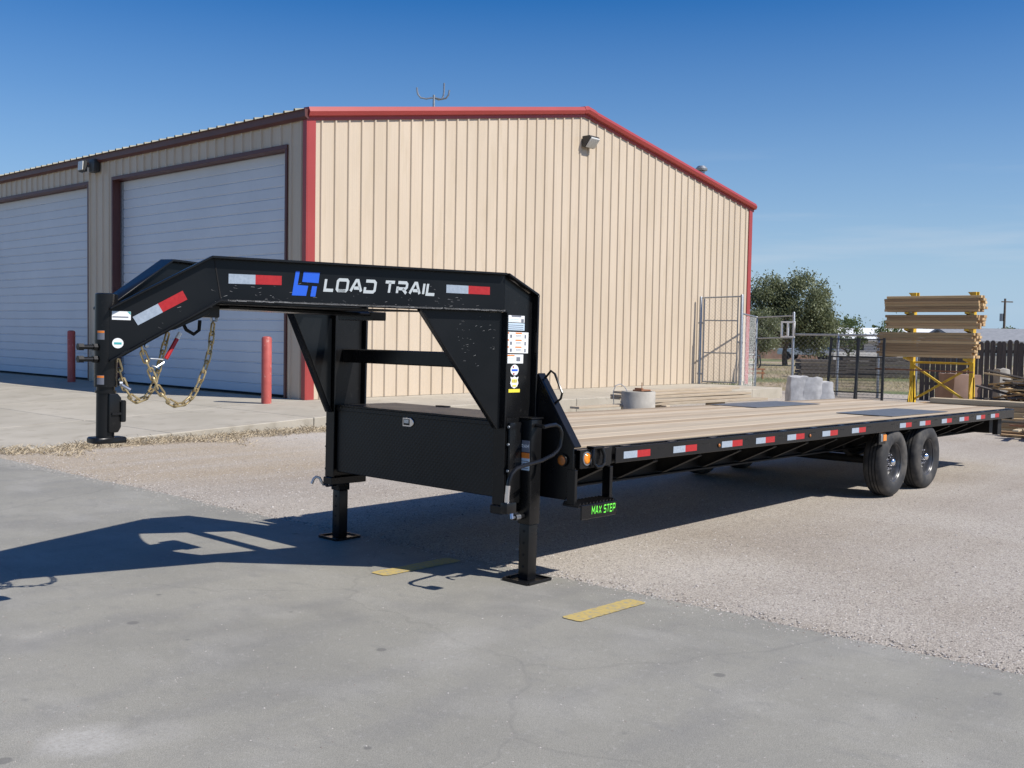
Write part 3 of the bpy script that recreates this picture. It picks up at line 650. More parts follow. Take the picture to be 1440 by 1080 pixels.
S = MB(); S.box(10.79, 10.872, 4.361, 4.3745, .63, .70); tp('amber_reflector', S, 'amber', br, bevel=.004)
S = MB(); S.box(10.735, 10.79, 4.366, 4.3745, .625, .706); tp('chrome_edge', S, 'galv', br)
# clearance lamps
def round_lamp(x, y, z, r, ax, m):
    S = MB()
    S.lathe([(0,-.010),(r*.6,-.010),(r*.92,-.006),(r,0)], (x,y,z), ax, 24); l = tp('clearance_lamp', S, m, bevel=0, smooth=60)
    S = MB(); S.lathe([(r,.003),(r,-.005),(r*1.2,-.005),(r*1.25,.003)], (x,y,z), ax, 24, True); tp('lamp_ring', S, 'galv' if m == 'amber' else 'black', l, bevel=0)
round_lamp(5.625, 4.358, .783, .040, 'y', 'amber')
round_lamp(5.455, 4.445, .775, .036, 'x', 'amber_dull')
for x in (7.385, 9.03): round_lamp(x, 4.356, .778, .016, 'y', 'amber_dull')
# D ring tie down on the corner plate
S = MB(); S.tube([(5.68,4.345,.852),(5.66,4.335,.80),(5.668,4.33,.745),(5.70,4.328,.722),(5.755,4.328,.722),(5.785,4.33,.745),(5.793,4.335,.80),(5.773,4.345,.852)], .013, 8); tie = tp('tie_down_ring', S, bevel=0)
S = MB(); S.box(5.665, 5.79, 4.33, 4.40, .846, .866); tp('ring_clip', S, 'black', tie, bevel=.005)
S = MB(); S.box(5.903, 5.957, 4.39, 4.414, .722, .848); tp('rail_gap_block', S, 'hole', bevel=0)
# step with lettering
st = None
S = MB(); S.box(5.46, 5.49, 4.33, 4.40, .479, .716); tp('step_hanger', S, 'black', bevel=.003); S = MB(); S.box(5.86, 5.895, 4.33, 4.40, .479, .716); tp('step_hanger', S, 'black', bevel=.003)
S = MB(); S.box(5.455, 5.885, 4.29, 4.43, .462, .478); st = tp('step_tread', S, 'black', bevel=.003)
S = MB()
for i in range(11):
    x = 5.46+i*.038; S.prism([(x,4.29,.478),(x+.018,4.29,.496),(x+.026,4.29,.478)], (0,.14,0))
tp('grip_teeth', S, 'black', st, bevel=0)
S = MB(); S.box(5.475, 5.88, 4.276, 4.288, .378, .478); sp_ = tp('step_sign', S, 'black', st, bevel=.004)

# block lettering made of mitred strokes
GL = {
 'L': (.78, [[(0,1),(0,0),(.78,0)]]),
 'O': (.95, [[(.12,0),(.83,0),(.95,.14),(.95,.86),(.83,1),(.12,1),(0,.86),(0,.14),(.12,0),(.83,0)]]),
 'A': (1.0, [[(0,0),(.42,1),(.60,1),(1.0,0)], [(.30,.30),(.86,.30)]]),
 'D': (.95, [[(0,.42),(0,0),(.80,0),(.95,.16),(.95,.84),(.80,1),(.02,1)]]),
 'T': (.9, [[(0,1),(.9,1)], [(.45,1),(.45,0)]]),
 'R': (.92, [[(0,.62),(0,0)], [(0,1),(.78,1),(.90,.86),(.90,.58),(.78,.42),(.0,.42)], [(.5,.42),(.92,0)]]),
 'I': (.05, [[(.02,1),(.02,0)]]),
 'M': (1.05, [[(0,0),(0,1),(.52,.35),(1.05,1),(1.05,0)]]),
 'X': (.9, [[(0,1),(.9,0)], [(0,0),(.9,1)]]),
 'S': (.85, [[(.85,1),(.1,1),(0,.88),(0,.62),(.1,.5),(.75,.5),(.85,.38),(.85,.12),(.75,0),(0,0)]]),
 'E': (.78, [[(.78,1),(0,1),(0,0),(.78,0)], [(0,.5),(.7,.5)]]),
 'P': (.85, [[(0,0),(0,1),(.75,1),(.85,.88),(.85,.54),(.75,.42),(0,.42)]]),
 ' ': (.28, [])}
def ribbon(pl, w):
    P = [Vector(q) for q in pl]; n = len(P); Lf = []; Rt = []
    for i in range(n):
        d0 = (P[i]-P[i-1]).normalized() if i else None; d1 = (P[i+1]-P[i]).normalized() if i < n-1 else None
        if d0 is None: d0 = d1
        if d1 is None: d1 = d0
        nn = Vector((-d0.y-d1.y, d0.x+d1.x)); nn.normalize(); cs = max(.35, nn.dot(Vector((-d1.y, d1.x)))); k = w/2/cs
        Lf.append(P[i]+nn*k); Rt.append(P[i]-nn*k)
    return Lf, Rt
def text(s, place, h, wid, stroke=.2, gap=.34, shear=.2, aspect=1., m='letter', parent=None):
    tot = sum(GL[c][0]*aspect+gap for c in s)-gap; k = wid/(tot+stroke); x = stroke/2
    for c in s:
        w, pls = GL[c]; S = MB()
        for pl in pls:
            pl2 = [(x+px*aspect, stroke/2+py*(1-stroke)) for px, py in pl]
            Lf, Rt = ribbon(pl2, stroke)
            q = [place((v.x+shear*v.y)*k, v.y*h) for v in Lf]+[place((v.x+shear*v.y)*k, v.y*h) for v in Rt]; n = len(Lf)
            S.add(q, [(i, i+1, n+i+1, n+i) for i in range(n-1)])
        if pls: tp('letter', S, m, parent, bevel=0, smooth=0, keep=True)
        x += w*aspect+gap
text('MAX STEP', lambda u, v: (5.585+u, 4.2745, .405+v), .058, .27, stroke=.165, gap=.42, shear=.15, m='green', parent=sp_)

# ---- neck: two converging beams
AL = math.atan(.368); NX, NY = math.sin(AL), math.cos(AL)
def yk(x): return 4.745+.368*(5.15-x)
def npt(x, z, off): return (x-NX*off, yk(x)-NY*off, z)       # off > 0 is towards the outside
def neck_strip(S, path, t, hw):
    n = len(path); q = []
    for (x, z) in path:
        for zz in (z, z+t):
            q += [npt(x, zz, -hw), npt(x, zz, hw)]
    f = []
    for i in range(n-1):
        a, b = 4*i, 4*i+4
        f += [(a,a+1,b+1,b),(a+2,b+2,b+3,a+3),(a,b,b+2,a+2),(a+1,a+3,b+3,b+1)]
    f += [(0,2,3,1),(4*n-4,4*n-3,4*n-1,4*n-2)]; S.add(q, f)
TOPP = [(5.15,2.030),(3.315,2.024),(2.79,1.700)]; BOTP = [(5.15,1.780),(3.362,1.770),(2.79,1.402)]
def web(S):
    pl = [(5.15,2.030),(3.315,2.024),(2.79,1.700),(2.79,1.416),(3.362,1.784),(5.15,1.794)]
    S.prism([npt(x, z, .006) for x, z in pl], (NX*.012, NY*.012, 0))
necks = []
for s in (0, 1):
    S = MB(); web(S)
    if s: S.mirror(YC)
    nk = tp('neck_beam', S, 'neck', bevel=0, smooth=20); necks.append(nk)
    S = MB(); neck_strip(S, TOPP, .015, .052)
    if s: S.mirror(YC)
    tp('top_flange', S, 'black', nk, bevel=.003)
    S = MB(); neck_strip(S, BOTP, .015, .052)
    if s: S.mirror(YC)
    tp('bottom_flange', S, 'black', nk, bevel=.003)
    S = MB(); S.prism([npt(3.33,2.02,.0075), npt(3.336,2.02,.0075), npt(3.374,1.79,.0075), npt(3.368,1.79,.0075)], (-NX*.002,-NY*.002,0))
    if s: S.mirror(YC)
    tp('weld_seam', S, 'black_dull', nk, bevel=0)
near_neck = necks[0]
# scuffs on the near web
S = MB()
for _ in range(75):
    x = random.uniform(2.95, 5.0); zc = 1.79+abs(random.gauss(0, .075)); l = random.uniform(.004, .026); a = random.uniform(-.5, .35); h = random.uniform(.0008, .0022)
    if x < 3.4 : zc -= (3.4-x)*.62
    if zc > 1.95: continue
    S.add([npt(x, zc, .0068), npt(x+l*math.cos(a), zc+l*math.sin(a), .0068), npt(x+l*.8*math.cos(a), zc+l*math.sin(a)+h, .0068), npt(x, zc+h, .0068)], [(0,1,2,3)])
tag(tp('paint_scuffs', S, 'scuff', near_neck, bevel=0, smooth=0, keep=True), kind='stuff')
S = MB()
for _ in range(36):
    x = random.uniform(4.80, 5.08); zc = random.gauss(1.60, .09); l = random.uniform(.004, .022); a = random.uniform(-.3, .5); h = random.uniform(.0006, .0016)
    S.add([npt(x, zc, .0058), npt(x+l*math.cos(a), zc+l*math.sin(a), .0058), npt(x+l*.8*math.cos(a), zc+l*math.sin(a)+h, .0058), npt(x, zc+h, .0058)], [(0,1,2,3)])
tag(tp('paint_scuffs', S, 'scuff', near_neck, bevel=0, smooth=0, keep=True), kind='stuff')
S = MB()
for _ in range(330):
    x = min(5.08, max(3.4, random.gauss(4.45, .55))); l = random.uniform(.01, .06)
    zb_ = 1.770+.0056*(x-3.362); h_ = random.uniform(.004, .010); S.add([npt(x, zb_+.015-h_, .0527), npt(x+l, zb_+.015-h_, .0527), npt(x+l, zb_+.0146, .0527), npt(x, zb_+.0146, .0527)], [(0,1,2,3)])
tag(tp('flange_wear', S, 'scuff', near_neck, bevel=0, smooth=0, keep=True), kind='stuff')
def ntape(pts, m, par=None, off=.0085, name='reflective_tape'):
    S = MB(); S.prism([npt(x, z, off) for x, z in pts], (NX*.0018, NY*.0018, 0)); return tp(name, S, m, par or near_neck, bevel=0)
def quadsplit(a, b, c, d, f):      # a tl, b tr, c br, d bl
    m1 = (lerp(a[0],b[0],f), lerp(a[1],b[1],f)); m2 = (lerp(d[0],c[0],f), lerp(d[1],c[1],f)); return (a, m1, m2, d), (m1, b, c, m2)
for a, b, c, d in (((3.412,1.940),(3.712,1.944),(3.712,1.888),(3.412,1.882)), ((4.745,1.946),(5.046,1.946),(5.046,1.893),(4.745,1.892)), ((2.906,1.664),(3.164,1.827),(3.190,1.777),(2.934,1.617))):
    p1, p2 = quadsplit(a, b, c, d, .5); ntape(p1, 'silver_tape'); ntape(p2, 'red_tape')
# blue emblem
for pl in (((107,100),(158,100),(132,275),(268,282),(243,410),(62,408)), ((208,105),(415,108),(400,243),(190,233)), ((318,283),(382,285),(362,418),(297,415))):
    ntape([(3.773+(u-62)/353*.163, 1.828+(410-v)/310*.150+(u-62)/353*.003) for u, v in pl], 'logo', name='emblem_piece')
text('LOAD TRAIL', lambda u, v: npt(3.958+u, 1.861+v+.0053*u/.7, .0085), .088, .712, stroke=.225, gap=.34, shear=.17, aspect=1.0, parent=near_neck)
w_ = ntape([(2.802,1.694),(2.897,1.694),(2.897,1.645),(2.802,1.645)], 'white', name='white_sticker')
ntape([(2.805,1.665),(2.885,1.665),(2.885,1.658),(2.805,1.658)], 'ink', w_, .0095, 'print_line'); ntape([(2.88,1.693),(2.896,1.693),(2.896,1.675)], 'teal', w_, .0095, 'print_corner'); ntape([(2.803,1.693),(2.835,1.693),(2.803,1.683)], 'label_blue', w_, .0095, 'print_corner')
w_ = ntape([(2.833+.0285*math.cos(k*math.pi/12), 1.512+.029*math.sin(k*math.pi/12)) for k in range(24)], 'white', name='round_sticker')
ntape([(2.814,1.517),(2.852,1.517),(2.852,1.505),(2.814,1.505)], 'teal', w_, .0095, 'print_band')

# gussets under the neck
for s in (0, 1):
    S = MB(); S.prism([npt(4.575,1.779,.005), npt(5.149,1.779,.005), npt(5.149,.985,.005), npt(5.115,.985,.005)], (NX*.010, NY*.010, 0))
    if s: S.mirror(YC)
    gs = tp('neck_gusset', S, 'neck', bevel=0)
    S = MB(); S.prism([npt(4.563,1.779,.032), npt(4.577,1.779,.032), npt(5.119,.985,.032), npt(5.105,.985,.032)], (NX*.064, NY*.064, 0))
    if s: S.mirror(YC)
    tp('gusset_edge', S, 'black', gs, bevel=.003)
# risers
def riser(S):
    S.prism([(5.15,4.739,.46),(5.465,4.739,.46),(5.465,4.739,1.895),(5.15,4.739,2.03)], (0,.012,0))
    S.box(5.136, 5.15, 4.693, 4.797, .46, 1.779); S.box(5.451, 5.466, 4.693, 4.797, .46, 1.905)
    S.prism([(5.15,4.693,2.030),(5.15,4.693,2.045),(5.466,4.693,1.920),(5.466,4.693,1.905)], (0,.104,0))
side('riser', riser, 'black', bevel=.003)
S = MB(); S.box(5.24, 5.36, 4.755, 6.585, 1.385, 1.495); tp('riser_cross_tube', S, 'black', bevel=.008)
side('riser_foot', lambda S: S.box(5.12, 5.48, 4.69, 4.80, .40, .4595), 'black', bevel=.005)
# plate and tray between the neck beams
S = MB(); arc = [(4.30-.33*math.cos(t), YC-.40+.80*(t/math.pi)) for t in [math.pi*k/12 for k in range(13)]]
pl = [(3.36, yk(3.36), 1.760), (4.05, yk(4.05), 1.762)]
ins = [(3.80+.0, YC, 1.761)]
curve = [(lerp(4.78, 4.52, math.sin(math.pi*k/10)), lerp(yk(4.78), 2*YC-yk(4.78), k/10), 1.762) for k in range(11)]
S.prism([(3.36, yk(3.36), 1.757)]+curve+[(3.36, 2*YC-yk(3.36), 1.757)], (0,0,.008)); tp('neck_plate', S, 'black_dull', bevel=0)
S = MB(); S.prism([(3.36, yk(3.36), 1.757), (2.86, yk(2.86), 1.436), (2.86, 2*YC-yk(2.86), 1.436), (3.36, 2*YC-yk(3.36), 1.757)], (0,0,.008)); tp('neck_plate', S, 'black_dull', bevel=0)
S = MB(); S.box(3.5, 4.70, YC-.16, YC+.16, 1.735, 1.756); S.box(4.62, 4.76, YC-.17, YC+.20, 1.705, 1.765); tp('hose_tray', S, 'black', bevel=.006)
S = MB(); S.box(4.40, 4.46, yk(4.43)+.02, 2*YC-yk(4.43)-.02, 1.85, 1.95); tp('neck_cross_tube', S, 'black', bevel=.004)
S = MB(); S.box(5.05, 5.13, yk(5.09)+.02, 2*YC-yk(5.09)-.02, 1.86, 1.97); tp('neck_cross_tube', S, 'black', bevel=.004)

# stickers on the riser web
def sticker(x0, x1, z0, z1, m='white', par=None, y=4.7375, name='sticker'):
    S = MB(); S.box(x0, x1, y-.0015, y, z0, z1); return tp(name, S, m, par, bevel=0)
rs = [o for o in bpy.data.objects if o.name == 'riser'][0]
k_ = sticker(5.185, 5.36, 1.715, 1.762, 'white', rs); sticker(5.225, 5.325, 1.752, 1.763, 'ink', k_, 4.7365, 'print_line'); sticker(5.325, 5.352, 1.717, 1.74, 'ink', k_, 4.7365, 'print_block')
for q in range(2): sticker(5.195, 5.30, 1.722+q*.012, 1.727+q*.012, 'label_blue', k_, 4.7365, 'print_line')
k_ = sticker(5.165, 5.362, 1.660, 1.710, 'label_blue', rs)
for q in range(3): sticker(5.175, 5.35, 1.668+q*.013, 1.672+q*.013, 'ink', k_, 4.7365, 'print_line')
k_ = sticker(5.155, 5.405, 1.503, 1.648, 'white', rs)
for q in range(3):
    z = 1.636-q*.048
    sticker(5.16, 5.205, z, z+.009, 'orange', k_, 4.7365, 'print_bar'); sticker(5.270, 5.335, z, z+.009, 'orange', k_, 4.7365, 'print_bar')
    sticker(5.215, 5.235, z-.028, z-.006, 'ink', k_, 4.7365, 'print_block'); sticker(5.365, 5.38, z-.03, z-.005, 'ink', k_, 4.7365, 'print_block')
    for w2 in range(2): sticker(5.275, 5.33, z-.012-w2*.009, z-.0095-w2*.009, 'ink', k_, 4.7365, 'print_line'); 
k_ = sticker(5.175, 5.356, 1.432, 1.494, 'white', rs); sticker(5.185, 5.265, 1.482, 1.490, 'orange', k_, 4.7365, 'print_bar'); sticker(5.285, 5.325, 1.447, 1.476, 'ink', k_, 4.7365, 'print_block')
for q in range(3): sticker(5.185, 5.26, 1.442+q*.012, 1.445+q*.012, 'label_blue', k_, 4.7365, 'print_line')
S = MB(); S.add([(5.27+.042*math.cos(q*math.pi/14), 4.736, 1.386+.037*math.sin(q*math.pi/14)) for q in range(28)], [tuple(range(28))]); k_ = tp('oval_sticker', S, 'white', rs, bevel=0)
sticker(5.24, 5.30, 1.379, 1.392, 'logo', k_, 4.7355, 'print_band'); sticker(5.255, 5.268, 1.355, 1.366, 'red_tape', k_, 4.7355, 'print_dot'); sticker(5.25, 5.262, 1.402, 1.412, 'red_tape', k_, 4.7355, 'print_dot')
S = MB(); S.add([(5.27+u, 4.736, 1.30+v) for u, v in ((0,-.042),(.030,-.028),(.042,-.005),(.034,.018),(.042,.040),(.02,.034),(0,.043),(-.02,.034),(-.042,.040),(-.034,.018),(-.042,-.005),(-.030,-.028))], [tuple(range(12))]); k_ = tp('shield_sticker', S, 'white', rs, bevel=0)
sticker(5.243, 5.297, 1.30, 1.322, 'yellow_label', k_, 4.7355, 'print_panel'); sticker(5.25, 5.29, 1.272, 1.282, 'yellow_label', k_, 4.7355, 'print_band')
for q in range(3): sticker(5.251+q*.016, 5.257+q*.016, 1.303, 1.319, 'ink', k_, 4.7350, 'print_digit')
sticker(5.213, 5.329, 1.231, 1.254, 'yellow_label', rs)

# headboard wings beside the deck
def wing(S):
    S.prism([(5.470,4.700,1.355),(5.470,4.357,.87),(5.470,4.357,.60),(5.470,4.42,.50),(5.470,4.845,.50),(5.470,4.845,1.355)], (.010,0,0))
    S.prism([(5.470,4.345,.872),(5.470,4.693,1.368),(5.470,4.702,1.356),(5.470,4.357,.864)], (.075,0,0))
S = MB(); wing(S); tp('headboard_wing', S, 'black', bevel=.003)
S = MB(); S.box(5.470, 5.480, 4.357, 4.845, .50, .86); S.mirror(YC); tp('headboard_wing', S, 'black', bevel=.003)
S = MB(); S.tube([(5.50,4.655,1.33),(5.50,4.60,1.385),(5.50,4.565,1.365),(5.50,4.495,1.235),(5.50,4.505,1.195),(5.50,4.55,1.165)], .0085, 8); tp('grab_handle', S, 'black', bevel=0)

# toolbox between the risers
S = MB(); S.box(5.165, 5.77, 4.799, 6.541, .505, 1.030); tb = tp('toolbox', S, 'tread', bevel=.006)
S = MB(); S.box(5.158, 5.79, 4.7985, 6.5415, 1.0305, 1.046); S.box(5.155, 5.1645, 4.7985, 6.5415, 1.0, 1.0305); tp('lid', S, 'tread', tb, bevel=.003)
for y in (5.35, 5.95): S = MB(); S.box(5.74, 5.80, y-.06, y+.06, 1.0462, 1.056); tp('hinge', S, 'black', tb, bevel=.003)
S = MB(); S.prism([(5.164,5.750,.928),(5.164,5.660,.928),(5.164,5.632,.950),(5.164,5.632,.978),(5.164,5.660,1.0-.004),(5.164,5.750,.996)], (-.008,0,0)); la = tp('latch', S, 'chrome', tb, bevel=.003)
S = MB(); S.box(5.1545, 5.1558, 5.672, 5.738, .940, .986); tp('latch_paddle', S, 'black', la, bevel=0); S = MB(); S.box(5.1530, 5.1543, 5.680, 5.730, .955, .982); tp('paddle_face', S, 'zinc', la, bevel=0)

# jacks
def jack(s):
    Y = lambda y: y if not s else 2*YC-y
    def mb(fn):
        S = MB(); fn(S)
        if s: S.mirror(YC)
        return S
    j = tp('jack', mb(lambda S: S.box(5.288, 5.398, 4.582, 4.690, .325, 1.052)), 'black', bevel=.008, seg=2)
    tp('jack_cap', mb(lambda S: S.box(5.280, 5.406, 4.574, 4.690, 1.0525, 1.064)), 'black', j, bevel=.003)
    tp('inner_leg', mb(lambda S: S.box(5.298, 5.388, 4.592, 4.682, -.064, .3245)), 'black', j, bevel=.007, seg=2)
    for k in range(4):
        tp('pin_hole', mb(lambda S: S.lathe([(0,-.0012),(.010,-.001),(.010,0)], (5.2975, 4.637, .03+k*.082), 'x', 12)), 'hole', j, bevel=0)
    def foot(S):
        S.box(5.225, 5.461, 4.525, 4.749, -.0755, -.064)
    ft = tp('foot_plate', mb(foot), 'black', j, bevel=.003)
    def rim(S):
        S.box(5.225, 5.461, 4.513, 4.5245, -.0755, -.052); S.box(5.225, 5.461, 4.7495, 4.761, -.0755, -.052); S.box(5.213, 5.2245, 4.52, 4.754, -.0755, -.052); S.box(5.4615, 5.473, 4.52, 4.754, -.0755, -.052)
    tp('foot_rim', mb(rim), 'black', ft, bevel=.003)
    tp('mount_plate', mb(lambda S: S.box(5.15, 5.46, 4.6905, 4.6925, .46, 1.06)), 'black', j, bevel=0)
    tp('gear_housing', mb(lambda S: S.box(5.16, 5.2875, 4.662, 4.690, .47, 1.03)), 'black', j, bevel=.012, seg=2)
    for z in (.52, .70, .88, 1.0):
        tp('bolt', mb(lambda S: S.lathe([(0,-.008),(.009,-.008),(.010,0)], (5.16, 4.676, z), 'x', 8)), 'galv' if not s else 'black', j, bevel=0)
    pn = tp('pull_pin', mb(lambda S: S.lathe([(0,-.10),(.021,-.10),(.021,0),(0,0)], (5.2975, 4.637, .382), 'x', 14)), 'black', j, bevel=0)
    tp('pin_collar', mb(lambda S: S.lathe([(.0225,-.10),(.0225,-.055),(.0215,-.055)], (5.2975, 4.637, .382), 'x', 14)), 'zinc', pn, bevel=0)
    tp('pin_handle', mb(lambda S: S.tube([(5.20,4.637,.382),(5.165,4.637,.385),(5.150,4.63,.41),(5.140,4.62,.438),(5.122,4.60,.447),(5.108,4.585,.43),(5.098,4.575,.39)], .0115, 8)), 'zinc', pn, bevel=0)
    if not s:
        S = MB(); S.box(5.299, 5.387, 4.5800, 4.5815, .62, .70)
        cr = [(5.345,4.44,1.018),(5.30,4.40,1.027),(5.326,4.40,1.028),(5.362,4.40,1.012),(5.385,4.40,.975),(5.389,4.40,.935),(5.376,4.40,.878),(5.345,4.40,.848),(5.302,4.40,.825),(5.185,4.40,.794),(5.007,4.40,.774),(4.935,4.40,.758),(4.89,4.40,.725),(4.868,4.40,.685),(4.859,4.40,.623),(4.854,4.40,.555)]
        cr = cr[2:]; cr = [(5.20,4.40,1.018),(5.26,4.40,1.025)]+cr
        ck = tp('crank', MB().tube(cr, .0135, 8), 'black', j, bevel=0)
        tp('crank_shaft', MB().tube([(5.345,4.585,1.012),(5.215,4.40,1.018)], .014, 8), 'black', ck, bevel=0)
        tp('crank_grip', MB().tube([(4.860,4.40,.655),(4.853,4.40,.545)], .0165, 10), 'chrome', ck, bevel=0)
        tp('grip_end', MB().box(4.82, 4.915, 4.37, 4.43, .475, .548), 'black', ck, bevel=.012, seg=2)
        tp('brand_plate', MB().box(5.2862, 5.2876, 4.594, 4.678, .825, .905), 'ink', j, bevel=0)
        text('RAM', lambda u, v: (5.2855, 4.672-u, .852+v), .026, .07, stroke=.24, gap=.35, shear=.1, m='white', parent=j)
        wl_ = tp('warning_label', MB().box(5.2862, 5.2876, 4.594, 4.678, .70, .82), 'label_blue', j, bevel=0)
        tp('print_bar', MB().box(5.2850, 5.2860, 4.594, 4.678, .783, .82), 'orange', wl_, bevel=0)
        for q in range(4): tp('print_line', MB().box(5.2850, 5.2860, 4.602, 4.670, .711+q*.016, .716+q*.016), 'ink', wl_, bevel=0)
jack(0); jack(1)

# coupler
PX_, PY_ = 2.800, YC
S = MB(); S.lathe([(0,1.26),(.062,1.26),(.062,1.79),(.052,1.795),(.052,1.78),(0,1.78)], (PX_,PY_,0), 'z', 28); cp = tp('coupler_tube', S, 'black', bevel=0)
S = MB(); S.lathe([(0,.96),(.050,.96),(.050,1.265),(0,1.265)], (PX_,PY_,0), 'z', 24); tp('inner_tube', S, 'black', cp, bevel=0)
S = MB(); S.lathe([(.050,0),(.058,0),(.058,.014),(.050,.014)], (PX_,PY_,1.225), 'z', 24, True); tp('collar_ring', S, 'black', cp, bevel=0)
S = MB(); S.prism([(2.79,5.60,1.0),(2.845,5.60,1.0),(2.862,5.60,1.03),(2.862,5.60,1.20),(2.84,5.60,1.225),(2.79,5.60,1.225)], (0,.12,0)); tp('ball_socket', S, 'black', cp, bevel=.008, seg=2)
S = MB(); S.box(2.855, 2.885, 5.585, 5.66, 1.06, 1.185); tp('latch_block', S, 'black', cp, bevel=.006)
S = MB(); S.box(2.80, 2.87, 5.588, 5.5995, 1.10, 1.115); tp('latch_rod', S, 'black', cp, bevel=.003)
S = MB(); S.prism([(2.712,5.63,.938),(2.73,5.605,.938),(2.80,5.598,.938),(2.895,5.60,.938),(2.905,5.625,.938),(2.90,5.70,.938),(2.86,5.74,.938),(2.73,5.74,.938),(2.712,5.71,.938)], (0,0,.034)); tp('coupler_base', S, 'black', cp, bevel=.006)
for z in (1.487, 1.418):
    S = MB(); S.tube([(2.74,5.655,z),(2.628,5.655,z)], .014, 10); S.lathe([(0,0),(.022,0),(.022,.03),(0,.03)], (2.628,5.655,z), 'x', 6); S.lathe([(0,0),(.022,0),(.022,.022),(0,.022)], (2.715,5.655,z), 'x', 6); tp('set_bolt', S, 'black', cp, bevel=0)
S = MB(); S.tube([(2.86,5.615,1.278),(2.905,5.58,1.245)], .010, 8); S.lathe([(0,-.012),(.016,-.01),(.016,.008),(0,.01)], (2.858,5.612,1.282), 'x', 10); tp('latch_pin', S, 'zinc', cp, bevel=0)
for z in (1.53, 1.275):
    S = MB(); n_ = 5; q = []
    for k in range(n_+1):
        a = math.radians(lerp(196, 236, k/n_)); q += [(PX_+.0628*math.cos(a), PY_+.0628*math.sin(a), z), (PX_+.0628*math.cos(a), PY_+.0628*math.sin(a), z+.052)]
    S.add(q, [(2*k, 2*k+2, 2*k+3, 2*k+1) for k in range(n_)]); lb = tp('coupler_label', S, 'ink', cp, bevel=0, keep=True)
    S = MB(); q = []
    for k in range(n_+1):
        a = math.radians(lerp(197, 235, k/n_)); q += [(PX_+.0634*math.cos(a), PY_+.0634*math.sin(a), z+.038), (PX_+.0634*math.cos(a), PY_+.0634*math.sin(a), z+.050)]
    S.add(q, [(2*k, 2*k+2, 2*k+3, 2*k+1) for k in range(n_)]); tp('print_bar', S, 'orange', lb, bevel=0, keep=True)
# safety chains
lm = MB(); n1, n2 = 16, 6; LL, LW, WR = .024, .016, .0062
for i in range(n1):
    a = 2*math.pi*i/n1; cx, cy = math.cos(a)*LW+(LL if math.cos(a) > 0 else -LL)*1.0, math.sin(a)*LW
    t_ = Vector((-math.sin(a), math.cos(a), 0)); nr = Vector((math.cos(a), math.sin(a), 0))
    for j in range(n2):
        b = 2*math.pi*j/n2; q = Vector((cx, cy, 0))+nr*(math.cos(b)*WR)+Vector((0,0,1))*(math.sin(b)*WR); lm.v.append(tuple(q))
for i in range(n1):
    for j in range(n2): lm.f.append((i*n2+j, ((i+1) % n1)*n2+j, ((i+1) % n1)*n2+(j+1) % n2, i*n2+(j+1) % n2))
link_me = lm.mesh('chain_link', 'chain', smooth=60)
CH = (((2.985,5.62,1.515),(3.007,5.62,1.441),(3.052,5.63,1.358),(3.12,5.64,1.231),(3.236,5.65,1.143),(3.355,5.66,1.205),(3.451,5.66,1.423),(3.480,5.66,1.605),(3.485,5.66,1.66)),
      ((2.87,5.70,1.47),(2.885,5.70,1.399),(2.941,5.70,1.234),(3.03,5.71,1.169),(3.12,5.72,1.252),(3.175,5.72,1.443),(3.211,5.72,1.571),(3.22,5.72,1.60)))
for ch in CH:
    a = Vector(ch[0]); b = Vector(ch[-1])
    S = MB(); S.tube([a+Vector((-.02,0,.02)), a+Vector((0,0,-.005)), a+Vector((.02,0,.02))], .008, 6); S.tube([b+Vector((-.03,0,.09)), b+Vector((-.012,0,.0)), b+Vector((.02,0,.0)), b+Vector((.03,0,.07))], .009, 6)
    hk = tp('safety_chain', S, 'zinc', bevel=0)
    pts = spline(ch, .055)
    for i in range(len(pts)-1):
        d = (pts[i+1]-pts[i]).normalized(); up = Vector((0,1,0)); s_ = d.cross(up).normalized(); u_ = s_.cross(d)
        m3 = Matrix((d, u_, s_)).transposed() @ Matrix.Rotation(math.radians(25+90*(i % 2)), 3, 'X')
        o = link('chain_link', link_me, hk); o.location = (pts[i]+pts[i+1])/2-Vector(TO); o.rotation_euler = m3.to_euler()
S = MB(); S.tube([(3.135,5.60,1.425),(3.205,5.60,1.545)], .013, 8); tg = tp('breakaway_cable', S, 'red_tape', bevel=0)
S = MB(); S.tube([(3.205,5.60,1.545),(3.225,5.60,1.58)], .0135, 8); tp('cable_end', S, 'white', tg, bevel=0)
S = MB(); S.tube([(3.035,5.60,1.425),(3.115,5.60,1.420),(3.125,5.60,1.405),(3.075,5.60,1.375),(3.045,5.60,1.385)], .0045, 6); tp('spring_clip', S, 'zinc', tg, bevel=0)
S = MB(); S.tube([(3.23,5.60,1.66),(3.26,5.59,1.60),(3.31,5.59,1.575),(3.345,5.59,1.60),(3.35,5.59,1.66)], .011, 8); tp('wiring_loop', S, 'hole', bevel=0)
S = MB(); S.box(3.34, 3.47, 5.56, 5.78, 1.68, 1.757); S.prism([(3.15,5.52,1.60),(3.38,5.52,1.70),(3.38,5.52,1.757),(3.3,5.52,1.73),(3.1,5.52,1.59)], (0,.3,0)); tp('chain_box', S, 'black', bevel=.006)
S = MB(); S.lathe([(0,-.012),(.012,-.01),(.014,0)], (2.99,5.565,1.50), 'y', 12); tp('chain_bolt', S, 'zinc', bevel=0)
